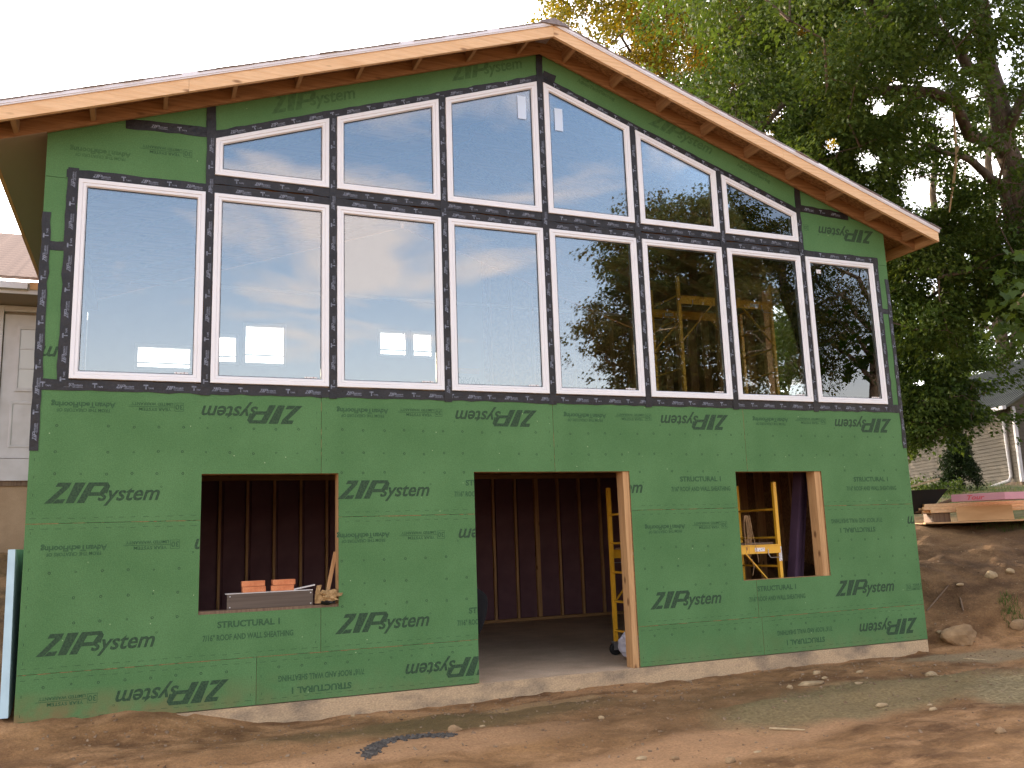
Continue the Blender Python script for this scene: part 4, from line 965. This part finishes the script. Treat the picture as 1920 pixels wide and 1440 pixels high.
for k in range(n):
    a = 4 * k; b = 4 * ((k + 1) % n); wh.f += [(a, b, b + 1, a + 1), (a + 1, b + 1, b + 2, a + 2), (a + 2, b + 2, b + 3, a + 3), (a + 3, b + 3, b, a)]
obj('wheel', wh, m_black, wbo)
for s_ in (-1, 1):
    obj('handle', MB().tube([wc + pv * .05 * s_, c + pv * .16 * s_ + Vector((0, 0, .2)), c + pu * .75 + pv * .28 * s_ + Vector((0, 0, .44))], .018, 8), m_dimwood, wbo)
    obj('leg', MB().tube([c + pu * .3 + pv * .2 * s_ + Vector((0, 0, .26)), c + pu * .36 + pv * .2 * s_ + Vector((0, 0, .0))], .014, 6), m_steel, wbo)
mb = MB(); mb.bar(c + pu * -.30 + Vector((0, 0, .56)), c + pu * .36 + Vector((0, 0, .72)), .22, .03); tag(obj('plank', mb, m_stick), 'pale plank lying across the dark wheelbarrow', 'plank')

# ------------------------------------------------------------------ rocks, sticks, gravel
def rockmesh(c, r_, seed, sub=2): return crumple(c, r_, seed, sub, .12)
def rock(px, py, size, lab, m=m_stone, D=None, sz=(1, .8, .55), seed=0, sub=2):
    # where the sight line meets the ground
    lo, hi = 2.0, 40.0; d = (pray(px, py, 1) - CAM)
    t = 3.0
    while t < 40:
        p = CAM + d * t
        if p.z <= gz(p.x, p.y): break
        t += .03
    g_ = gz(p.x, p.y); s = size * t / 1673.96 / 2
    o = obj('rock', rockmesh((p.x, p.y, g_ + s * sz[2] * .25), (s * sz[0], s * sz[1], s * sz[2]), seed, sub), m); return tag(o, lab, 'rock')
bo = rock(1797, 1204, 62, 'brown boulder at the foot of the bank beside the right corner of the house', m_rock, sz=(1, .8, .75), seed=21, sub=3)
rl = [(1520, 1285, 70, 'long thin pale chip of stone in front of the right end of the slab', (1, .35, .18)), (1745, 1268, 26, 'pale stone to the right of the long chip', (1, .7, .5)), (1546, 1273, 15, 'small pale stone just above the long chip', (1, .8, .5)), (1610, 1283, 20, 'pale flake right beside the long chip', (1, .5, .3)),
      (1530, 1264, 16, 'pale pebble nearest the slab at the right', (1, .8, .6)), (1655, 1325, 30, 'flat pale stone in the middle of the grey gravel patch', (1, .5, .35)), (1750, 1332, 18, 'small pale stone in the right of the gravel patch', (1, .7, .45)), (1743, 1324, 12, 'tiny pale stone above another in the gravel patch', (1, .7, .5)),
      (1480, 1292, 14, 'yellowish pebble left of the gravel patch', (1, .8, .7)), (1612, 1262, 16, 'pale stone by the slab below the lettering', (1, .7, .5)), (1138, 1276, 12, 'orange tinted stone at the slab edge below the door', (1, .8, .8)), (1083, 1294, 15, 'pale stone below the door opening', (1, .7, .5)), (1128, 1348, 16, 'pale stone in the muddy area below the door', (1, .8, .6)),
      (852, 1372, 30, 'reddish rock at the end of the dark gravel streak', (1, .8, .7)), (1203, 1425, 28, 'pale flat rock at the bottom edge of the photo', (1, .6, .4)), (1370, 1432, 24, 'brown clod at the bottom edge right of the flat rock', (1, .8, .7)), (1421, 1412, 20, 'light chip of stone near the bottom, left of the stick', (1, .5, .3)),
      (1265, 1424, 18, 'dark clod near the bottom edge', (1, .7, .6)), (662, 1345, 10, 'small pale pebble near the slab at the left', (1, .8, .7)), (905, 1363, 12, 'pair-like pale pebble left of the muddy area', (1, .6, .5)), (1190, 1298, 12, 'small pale stone right of the door under the slab', (1, .8, .6)), (1876, 1375, 26, 'brown clod at the right edge of the foreground', (1, .7, .5)),
      (1762, 1188, 14, 'pale stone between the boulder and the house corner', (1, .8, .6)), (1858, 1080, 26, 'pale stone half way up the bank', (1, .7, .6)), (1895, 1075, 16, 'small stone high on the bank near the right edge', (1, .8, .7)), (1908, 1178, 32, 'round clay lump on the bank at the right edge', (1, .8, .8)), (1800, 1098, 22, 'flat pinkish stone on the bank', (1, .5, .3))]
for i, (px, py, s, lab, z3) in enumerate(rl):
    rock(px, py, s, lab, m_rock if ('clod' in lab or 'lump' in lab or 'reddish' in lab or 'flat rock' in lab and 0) else m_stone, sz=z3, seed=40 + i)
def gpt(px, py):
    d = (pray(px, py, 1) - CAM); t = 3.0
    while t < 45:
        p = CAM + d * t
        if p.z <= gz(p.x, p.y): break
        t += .03
    return Vector((p.x, p.y, gz(p.x, p.y)))
def stick(a, b, r_, lab, m=m_stick):
    A, B = gpt(*a) + Vector((0, 0, r_ * 1.2)), gpt(*b) + Vector((0, 0, r_ * 1.6)); mid = (A + B) / 2; mid.z = max(mid.z, gz(mid.x, mid.y) + r_)
    mb = MB(); mb.tube([A, A.lerp(mid, .5), mid, mid.lerp(B, .5), B], [r_ * .8, r_, r_, r_ * .9, r_ * .6], 6); return tag(obj('stick', mb, m), lab, 'stick')
stick((1443, 1369), (1509, 1372), .008, 'straight pale stick lying below the gravel patch'); stick((728, 1338), (770, 1328), .004, 'thin straw on the ground near the slab at the left')
stick((1806, 1236), (1850, 1240), .006, 'thin stick on the ground right of the slab end'); stick((1745, 1268), (1785, 1270), .005, 'thin stick behind the pale stone at the right'); 
stick((1801, 1128), (1807, 1152), .014, 'grey wooden stake stuck in the bank', m_dimwood); stick((1738, 1148), (1780, 1105), .010, 'dark root crossing the cut bank', m_dimwood)
# dark gravel streak: one mass of chips
mb = MB(); pts = [(690, 1420), (705, 1400), (740, 1388), (800, 1380), (850, 1380)]; rg = np.random.default_rng(3)
P = [gpt(*p) for p in pts]
for k in range(520):
    i = rg.integers(0, 4); q = P[i].lerp(P[i + 1], rg.random()) + Vector((rg.normal(0, .03), rg.normal(0, .035), 0)); q.z = gz(q.x, q.y) + .003
    s = rg.uniform(.006, .016); a = rg.uniform(0, 3.1)
    mb.obox(q, (math.cos(a), math.sin(a), rg.normal(0, .2)), (-math.sin(a), math.cos(a), rg.normal(0, .2)), (0, 0, 1), s, s * .7, s * .45)
gs = obj('gravel', mb, mat('dark_slate_chip', (.060, .052, .046), .9, (.12, .105, .09), 30), kind='stuff'); gs['label'] = 'streak of dark slate gravel across the clay'
# scattered grit over the near ground
mb = MB()
for k in range(2600):
    x = rg.uniform(.2, 11.5); y = -abs(rg.normal(0, 1.7)) - .05
    if rg.random() < .12: x, y = rg.uniform(9.9, 13), rg.uniform(0, 3)
    s = rg.choice([.004, .006, .009, .014], p=[.45, .3, .18, .07]); a = rg.uniform(0, 3.1); q = Vector((x, y, gz(x, y) + s * .2))
    mb.obox(q, (math.cos(a), math.sin(a), rg.normal(0, .3)), (-math.sin(a), math.cos(a), rg.normal(0, .3)), (0, rg.normal(0, .3), 1), s, s * .75, s * .5)
gs = obj('grit', mb, mat('tan_grit', (.30, .21, .13), .9, (.16, .10, .06), 20), kind='stuff'); gs['label'] = 'loose grit and crumbs of clay'
# grass tufts on the bank
def tufts(spots, n, h, name, lab):
    V, Fq = [], []
    for (x, y, r_) in spots:
        for k in range(n):
            a = RNG.uniform(0, 6.28); q = r_ * math.sqrt(RNG.random()); bx_, by_ = x + q * math.cos(a), y + q * math.sin(a); z = gz(bx_, by_) - .005; hh = h * RNG.uniform(.5, 1.2); t = RNG.uniform(0, 6.28); l_ = RNG.normal(0, .35, 2) * hh; wv = .004
            i = len(V); V += [(bx_ - wv * math.cos(t), by_ - wv * math.sin(t), z), (bx_ + wv * math.cos(t), by_ + wv * math.sin(t), z), (bx_ + l_[0], by_ + l_[1], z + hh)]; Fq.append((i, i + 1, i + 2))
    me = npmesh(name, np.array(V), np.array(Fq), 3); me.materials.append(m_grass)
    at = me.attributes.new('hue', 'FLOAT', 'FACE'); at.data.foreach_set('value', RNG.random(len(Fq)).astype(np.float32)); o = link(name, me, None, (0, 0, 0), kind='stuff'); o['label'] = lab
g1 = gpt(1905, 1165); sp_l = [(g1.x, g1.y, .16), (g1.x + .1, g1.y + .15, .12)]
for px, py in ((1850, 975), (1900, 980), (1880, 985), (1780, 925), (1760, 930)):
    q = gpt(px, py); sp_l.append((q.x, q.y, .45))
tufts(sp_l, 130, .09, 'grass', 'sparse grass tufts on the bank')
g2 = pray(1850, 920, 27); tufts([(g2.x + RNG.uniform(-5, 5), g2.y + RNG.uniform(-3, 4), .8) for _ in range(40)], 90, .16, 'grass', 'rough grass in front of the garage')

# ------------------------------------------------------------------ trees
LEAF = np.array([(0, 0), (.22, .10), (.50, .02), (.40, .28), (.62, .55), (.28, .55), (0, 1.0), (-.28, .55), (-.62, .55), (-.40, .28), (-.50, .02), (-.22, .10)]) * .8
LEAFS = np.array([(0, 0), (.34, .35), (.12, .55), (0, 1.0), (-.12, .55), (-.34, .35)])
def leaves(centers, sig, n, size, rg, simple=False, droop=.45):
    """n leaf faces round each clump centre; sprays hang outward and down"""
    K = len(centers); C_ = np.repeat(centers, n, 0); T = K * n
    # leaves sit on short twigs inside the clump: sub-centres make uneven tufts
    ns = 9; subc = rg.normal(size=(K, ns, 3)) * sig; pick = rg.integers(0, ns, size=(K, n)); S = subc[np.arange(K)[:, None], pick].reshape(T, 3)
    pos = C_ + S + rg.normal(size=(T, 3)) * np.array(sig) * .38
    out = pos - C_; out[:, 2] = 0; out += rg.normal(size=(T, 3)) * .25; out /= np.linalg.norm(out, axis=1)[:, None] + 1e-6
    tip = out * 1.0; tip[:, 2] -= droop + rg.random(T) * .7; tip /= np.linalg.norm(tip, axis=1)[:, None]
    nr = rg.normal(size=(T, 3)) * .55 + np.array([0, 0, 1]); nr -= tip * (nr * tip).sum(1)[:, None]; nr /= np.linalg.norm(nr, axis=1)[:, None]
    sd_ = np.cross(tip, nr); L2 = LEAFS if simple else LEAF; k = len(L2)
    s = size * rg.uniform(.6, 1.25, T)
    V = pos[:, None, :] + sd_[:, None, :] * (L2[None, :, 0:1] * s[:, None, None]) + tip[:, None, :] * (L2[None, :, 1:2] * s[:, None, None]) + nr[:, None, :] * (np.abs(L2[None, :, 0:1]) * s[:, None, None] * .25)
    hue_c = rg.random(K); hue = np.clip(np.repeat(hue_c, n) * .6 + rg.random(T) * .4, 0, 1)
    return V.reshape(-1, 3), np.arange(T * k).reshape(T, k), hue
def crown(name, parts, m, parent, label=None):
    Vs, Fs, H, k = [], [], [], None; off = 0
    for V, Fq, h in parts: Vs.append(V); Fs.append(Fq + off); off += len(V); H.append(h); k = Fq.shape[1]
    V = np.concatenate(Vs); c = (V.max(0) + V.min(0)) / 2; Fq = np.concatenate(Fs); me = npmesh(name, V - c, Fq, k); me.materials.append(m)
    at = me.attributes.new('hue', 'FLOAT', 'FACE'); at.data.foreach_set('value', np.concatenate(H).astype(np.float32))
    return link(name, me, parent, c, label=label, kind='stuff')
def tree(name, label, base, trunk_pts, trunk_r, limbs, clumps, sig, n, size, m, seed, simple=False, group=None, extra=None, gaps=None):
    """clumps: array of clump centres; each hangs on a twig from the nearest limb"""
    rg = np.random.default_rng(seed); t = thing(name, label, 'tree', base, group)
    mb = MB()
    def curve(p, jit=.05):
        p = [Vector(q) for q in p]; o = [p[0]]
        for a, b in zip(p[:-1], p[1:]):
            L_ = (b - a).length
            for k in (1, 2, 3): o.append(a.lerp(b, k / 3) + Vector(rg.normal(0, jit * L_ * (k < 3) * .5, 3)))
        return o
    tp = curve(trunk_pts, .05); mb.tube(tp, np.linspace(trunk_r, trunk_r * .35, len(tp)), 10); obj('trunk', mb, m_bark, t, smooth=True)
    nodes = [(np.array(p), trunk_r * .3) for p in tp[len(tp) // 3:]]
    for lp, r_ in limbs:
        c_ = curve(lp, .12); b2 = MB(); b2.tube(c_, np.linspace(r_, r_ * .3, len(c_)), 8); obj('limb', b2, m_bark, t, smooth=True); nodes += [(np.array(p), r_ * .4) for p in c_[2:]]
    NP = np.array([q[0] for q in nodes]); mb = MB()
    att = NP.copy(); d0 = np.array([np.linalg.norm(NP - c_, axis=1).min() for c_ in clumps])
    for c_ in np.array(clumps)[np.argsort(d0)]:
        i = np.argmin(np.linalg.norm(att - c_, axis=1) * (1.15 if True else 1) + .3 * np.maximum(0, att[:, 2] - c_[2])); a = Vector(att[i]); b = Vector(c_); mid = a.lerp(b, .5) + Vector((rg.normal(0, .15), rg.normal(0, .15), .12 * (b - a).length))
        r_ = min(.03, .010 + .010 * (b - a).length); mb.tube([a, mid, b, b + (b - a) * .12 - Vector((0, 0, .15))], [r_, r_ * .7, r_ * .45, r_ * .2], 5, False); att = np.vstack([att, c_])
    obj('twigs', mb, m_bark, t, kind='stuff')
    V, Fq, H = leaves(np.array(clumps), sig, n, size, rg, simple)
    if gaps:                              # openings in the crown, with ragged edges
        k = Fq.shape[1]; P = V.reshape(-1, k, 3)[:, 0] - np.array(CAM); zf = P @ np.array(F); X = 960 + 1673.96 * (P @ np.array(RX)) / zf; Y = 720 - 1673.96 * (P @ np.array(UX)) / zf
        wob = .35 * vnoise(X, Y, .09, 5) + .5 * vnoise(X, Y, .03, 6); keep = np.ones(len(X), bool)
        for (a, b, ra, rb_) in gaps: keep &= (((X - a) / ra) ** 2 + ((Y - b) / rb_) ** 2) ** .5 + wob > 1.12 - .75 * rg.random(len(X)) ** 2
        V = V.reshape(-1, k, 3)[keep].reshape(-1, 3); H = H[keep]; Fq = np.arange(len(V)).reshape(-1, k)
    crown('crown', [(V, Fq, H)], m, t)
    if extra: crown('leaf_spray', extra(rg), m, t)
    return t
def ell(c, r_, n, rg, inner=.35, rej=None):
    out = []
    while len(out) < n:
        d = rg.normal(size=3); d /= np.linalg.norm(d); q = np.array(c) + d * np.array(r_) * (inner + (1 - inner) * rg.random() ** .6)
        if rej is None or not rej(q): out.append(q)
    return np.array(out)
def rej_house(q): return (q[0] < 11.3 and q[1] < 8 and q[2] < 8.0)
def project(q):
    d = Vector(q) - CAM; z = d.dot(F); return 960 + 1673.96 * d.dot(RX) / z, 720 - 1673.96 * d.dot(UX) / z
def holes_rej(hl, base=rej_house):
    def f(q):
        if base(q): return True
        x, y = project(q); return any(((x - a) / ra) ** 2 + ((y - b) / rb_) ** 2 < 1 for a, b, ra, rb_ in hl)
    return f
rg = np.random.default_rng(12)
def PR(*a): return pray(*a)
# T1: the big maple whose trunk stands at the right edge
b1 = PR(1990, 960, 21); b1.z = gz(b1.x, b1.y) - .1
trunk = [b1, PR(1985, 700, 21), PR(1955, 530, 21), PR(1915, 400, 21), PR(1885, 280, 21), PR(1850, 120, 21.5), PR(1830, -80, 22), PR(1820, -300, 22)]
limbs = [([PR(1925, 470, 21), PR(1880, 350, 20.5), PR(1820, 300, 20), PR(1740, 270, 19.5)], .13),
         ([PR(1895, 300, 21), PR(1790, 190, 20), PR(1640, 170, 19), PR(1500, 190, 18.5), PR(1380, 230, 18)], .13),
         ([PR(1860, 150, 21.5), PR(1760, 60, 21), PR(1620, 0, 20.5), PR(1450, 20, 20), PR(1330, 60, 19.5)], .12),
         ([PR(1840, 0, 22), PR(1740, -150, 22), PR(1600, -200, 21), PR(1450, -160, 21)], .12),
         ([PR(1945, 600, 21), PR(1890, 520, 20), PR(1830, 500, 19.5), PR(1760, 520, 19)], .10), ([PR(1880, 260, 21), PR(1960, 100, 21), PR(2020, -50, 20)], .12),
         ([PR(1945, 640, 21), PR(1970, 560, 18), PR(1960, 520, 15)], .07)]
GAR = [(1880, 745, 75, 32), (1850, 850, 100, 66), (1745, 890, 66, 50)]
hl1 = [(1730, 362, 44, 44), (1847, 307, 50, 34), (1777, 223, 36, 24), (1877, 130, 20, 55), (1647, 200, 22, 20), (1627, 300, 26, 24), (1557, 268, 22, 18), (1750, 160, 24, 14), (1807, 112, 24, 15),
       (1677, 153, 16, 12), (1453, 213, 22, 20), (1443, 250, 18, 12), (1820, 180, 18, 18), (1867, 22, 12, 16), (1758, 542, 22, 22), (1855, 628, 46, 40), (1836, 702, 40, 11), (1817, 480, 16, 8), (1758, 667, 16, 7), (1725, 716, 18, 7), (1500, 60, 14, 10), (1380, 160, 14, 10)]
hlc = [(1080, 60, 185, 500)] + hl1[:9] + hl1[14:17]
C1 = ell(PR(1590, 120, 20), (6.2, 4.6, 5.2), 230, rg, .15, holes_rej(hlc))
def scr(n, x0, x1, y0, y1, d0, d1, hl):      # clumps spread through a slab of the crown
    out = []; rj = holes_rej(hl)
    while len(out) < n:
        q = np.array(PR(rg.uniform(x0, x1), rg.uniform(y0, y1), rg.uniform(d0, d1)))
        if not rj(q): out.append(q)
    return np.array(out)
C1b = scr(70, 1650, 2050, 330, 640, 18.5, 23, hlc); C1c = scr(60, 1300, 1650, 180, 420, 17.5, 22, hlc)
sprig = np.array([PR(1900, 500, 12.5), PR(1915, 560, 12.2), PR(1880, 590, 12.4), PR(1925, 600, 12)])
tree('maple_tree', 'large green maple with its trunk at the right edge, spreading above the roof', b1, trunk, .34, limbs, np.concatenate([C1, C1b, C1c]), (.50, .50, .28), 640, .105, m_leaf, 1, True, gaps=hl1 + GAR,
     extra=lambda r_: [leaves(sprig, (.18, .18, .14), 26, .17, r_)])
# T2: tree beyond the ridge, warm sunlight put into its leaf colour
b2 = PR(1360, 960, 33); b2.z = 2.5
k2 = [(1180, 88, 12, 14), (1165, 70, 14, 9)]
C2 = ell(PR(1320, -10, 33), (6.0, 5.0, 6.2), 260, rg, .3, holes_rej(k2, lambda q: False)); C2 = np.array([q for q in C2 if project(q)[0] > 1035])
tree('maple_tree', 'tree with leaves coloured golden as if in warm sun, directly behind the roof ridge', b2, [b2, PR(1340, 500, 33), PR(1320, 200, 33), PR(1310, -50, 33)], .30,
     [([PR(1335, 300, 33), PR(1220, 120, 32), PR(1130, 40, 32)], .1), ([PR(1320, 150, 33), PR(1250, 0, 33), PR(1180, -80, 33)], .1), ([PR(1320, 200, 33), PR(1420, 80, 33), PR(1500, 0, 33)], .1), ([PR(1330, 250, 33), PR(1270, 200, 32), PR(1200, 170, 31)], .08)],
     C2, (.55, .55, .40), 560, .15, m_leafgold, 2, True, gaps=[(1172, 82, 14, 20), (1150, 92, 10, 8)])
# T3: dark tree filling the gap between the house and the garage
b3 = PR(1640, 930, 25); b3.z = gz(b3.x, b3.y) - .1
hl3 = hl1[14:] + [(1840, 840, 90, 55), (1740, 860, 60, 28), (1890, 750, 40, 30)]
C3d = scr(60, 1400, 1580, 470, 780, 21, 26, [])
C3 = scr(95, 1560, 1830, 500, 790, 21, 25.5, hl3); C3b = scr(20, 1700, 1850, 740, 785, 20, 22.5, [(1840, 850, 90, 62), (1900, 750, 50, 40), (1870, 720, 40, 20)]); C3c = scr(16, 1690, 1800, 790, 826, 20, 22, [(1840, 850, 60, 50)])
tree('shade_tree', 'dark low branching tree between the green house and the garage', b3, [b3, PR(1640, 800, 25), PR(1635, 650, 24), PR(1630, 500, 24)], .22,
     [([PR(1640, 720, 24.5), PR(1740, 740, 23), PR(1810, 760, 21.5)], .08), ([PR(1680, 620, 24), PR(1740, 560, 24), PR(1800, 520, 24)], .08), ([PR(1675, 560, 24), PR(1620, 520, 24), PR(1560, 540, 24)], .08), ([PR(1640, 680, 24), PR(1720, 650, 23), PR(1770, 640, 22)], .06)],
     np.concatenate([C3, C3b, C3c, C3d]), (.50, .50, .26), 420, .115, m_leafdark, 3, True, gaps=GAR + hl1)
b6 = Vector((22.5, 26.0, 2.9)); C6 = ell((22.5, 26.0, 8.6), (6.2, 4.5, 5.4), 130, rg, .2)  # added tree, stands between the sun and the garage to darken its siding
tree('shade_tree', 'broad tree added behind the green house to shade the garage, mostly hidden by its roof', b6, [b6, b6 + Vector((.2, 0, 3)), b6 + Vector((0, .2, 7)), b6 + Vector((.2, 0, 11))], .28,
     [([b6 + Vector((0, 0, 4)), b6 + Vector((2.5, 0, 6)), b6 + Vector((4.2, 0, 7.5))], .1), ([b6 + Vector((0, 0, 4.5)), b6 + Vector((-2.5, 0, 6)), b6 + Vector((-4.2, 0, 7.5))], .1)], C6, (.75, .75, .5), 200, .20, m_leafdark, 9, True)
# T4, T5: taller trees beyond the garage, seen as trunks against the bright sky
for (pxb, D, lab, sd_, lean) in ((1885, 46, 'tall forked tree beyond the garage roof at the far right', 5, 0), (1812, 50, 'slim leaning tree beyond the garage roof, left of the forked one', 6, -30)):
    bb = PR(pxb, 900, D); bb.z = 3.0
    tr_ = [bb, PR(pxb - 3, 700, D), PR(pxb - 8 + lean, 560, D), PR(pxb - 25 + lean, 420, D), PR(pxb - 30 + lean, 250, D)]
    lm = [([PR(pxb - 4, 690, D), PR(pxb + 40, 600, D), PR(pxb + 70, 480, D)], .13), ([PR(pxb - 6, 650, D), PR(pxb - 60, 580, D), PR(pxb - 100, 480, D)], .12), ([PR(pxb - 8, 600, D), PR(pxb + 20, 500, D), PR(pxb + 20, 380, D)], .1)]
    cc_ = []
    while len(cc_) < 95:
        q = np.array(PR(rg.uniform(pxb - 190, pxb + 160), rg.uniform(200, 600), rg.uniform(D - 4, D + 4))); cc_.append(q)
    while len(cc_) < 150: cc_.append(np.array(PR(rg.uniform(pxb - 150, pxb + 100), rg.uniform(600, 720), rg.uniform(D - 3, D + 3))))
    tree('tall_tree', lab, bb, tr_, .36, lm, np.array(cc_), (.75, .75, .4), 170, .17, m_leaf, sd_, True, gaps=hl1[:4] + GAR[:1])
# cedar in front of the garage
bc = PR(1803, 912, 27.5); bc.z = gz(bc.x, bc.y) - .05
ced = thing('arborvitae', 'dark cone shaped cedar bush in front of the beige garage wall', 'bush', bc); hc = 1.72
mb = MB(); mb.tube([bc, bc + Vector((0, 0, hc * .9))], [.05, .01], 6); obj('trunk', mb, m_bark, ced)
cc_ = []
for k in range(150):
    h = rg.random() ** .8; a = rg.uniform(0, 6.28); rr = .56 * (1 - h) ** .8 * (.7 + .3 * rg.random()) * (1 + .15 * math.sin(a * 3)); cc_.append((bc.x + rr * math.cos(a), bc.y + rr * math.sin(a), bc.z + .06 + h * hc * .95))
V, Fq, H = leaves(np.array(cc_), (.07, .07, .09), 110, .07, rg, True, -.9); crown('foliage', [(V, Fq, H)], m_cedar, ced)
# low shrub by the garage wall
bs = PR(1752, 915, 26); bs.z = gz(bs.x, bs.y); shb = thing('shrub', 'low leafy shrub at the foot of the garage wall, left of the cedar', 'bush', bs)
V, Fq, H = leaves(ell((bs.x, bs.y, bs.z + .22), (.7, .5, .22), 24, rg), (.12, .12, .08), 60, .08, rg, True); crown('foliage', [(V, Fq, H)], m_leaf, shb)
mb = MB()
for k in range(5): mb.tube([bs, bs + Vector((rg.normal(0, .3), rg.normal(0, .2), .35))], [.012, .005], 5)
obj('stem', mb, m_bark, shb)
# dead hanging vine in the maple
mb = MB(); mb.tube([PR(1787, 190, 18.5), PR(1790, 240, 18.5), PR(1794, 290, 18.4), PR(1788, 340, 18.4), PR(1780, 398, 18.4)], [.02, .022, .026, .024, .012], 6); mb.tube([PR(1794, 290, 18.4), PR(1800, 270, 18.4)], .01, 5)
tag(obj('dead_branch', mb, m_stick), 'bare pale dead branch hanging in front of the maple foliage', 'branch')

# ------------------------------------------------------------------ front-yard trees seen mirrored in the glass
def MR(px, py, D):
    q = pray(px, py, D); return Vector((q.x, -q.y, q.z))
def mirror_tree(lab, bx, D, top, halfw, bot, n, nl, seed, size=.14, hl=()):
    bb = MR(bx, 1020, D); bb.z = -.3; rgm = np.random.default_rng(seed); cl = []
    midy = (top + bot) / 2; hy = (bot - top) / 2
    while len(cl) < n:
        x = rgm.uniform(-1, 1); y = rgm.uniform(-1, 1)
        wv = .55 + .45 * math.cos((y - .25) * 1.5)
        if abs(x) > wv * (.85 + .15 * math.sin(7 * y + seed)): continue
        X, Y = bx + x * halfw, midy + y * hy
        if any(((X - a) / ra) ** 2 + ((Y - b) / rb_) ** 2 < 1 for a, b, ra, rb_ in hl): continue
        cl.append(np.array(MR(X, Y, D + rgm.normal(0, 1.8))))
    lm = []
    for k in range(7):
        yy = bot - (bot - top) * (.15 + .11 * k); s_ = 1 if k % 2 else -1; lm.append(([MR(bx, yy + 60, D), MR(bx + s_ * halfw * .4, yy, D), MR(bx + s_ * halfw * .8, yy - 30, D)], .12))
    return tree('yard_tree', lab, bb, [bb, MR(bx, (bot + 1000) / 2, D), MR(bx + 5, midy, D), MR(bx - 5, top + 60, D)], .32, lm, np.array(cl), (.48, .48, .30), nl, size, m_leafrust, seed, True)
hlm = [(1275, 530, 12, 12), (1320, 560, 14, 10), (1430, 520, 20, 8), (1290, 655, 16, 9), (1395, 600, 16, 26), (1345, 590, 18, 20), (1470, 510, 14, 6), (1335, 630, 14, 7), (1240, 690, 14, 8)]
mirror_tree('broad front yard tree mirrored in the middle right windows', 1300, 31, 372, 205, 760, 230, 380, 31, hl=hlm)
mirror_tree('second front yard tree mirrored in the upper right windows', 1470, 36, 395, 150, 740, 100, 260, 32, hl=hlm)
mirror_tree('front yard tree mirrored in the far right window', 1640, 40, 470, 120, 700, 24, 240, 33, hl=[(1610, 560, 40, 50)])
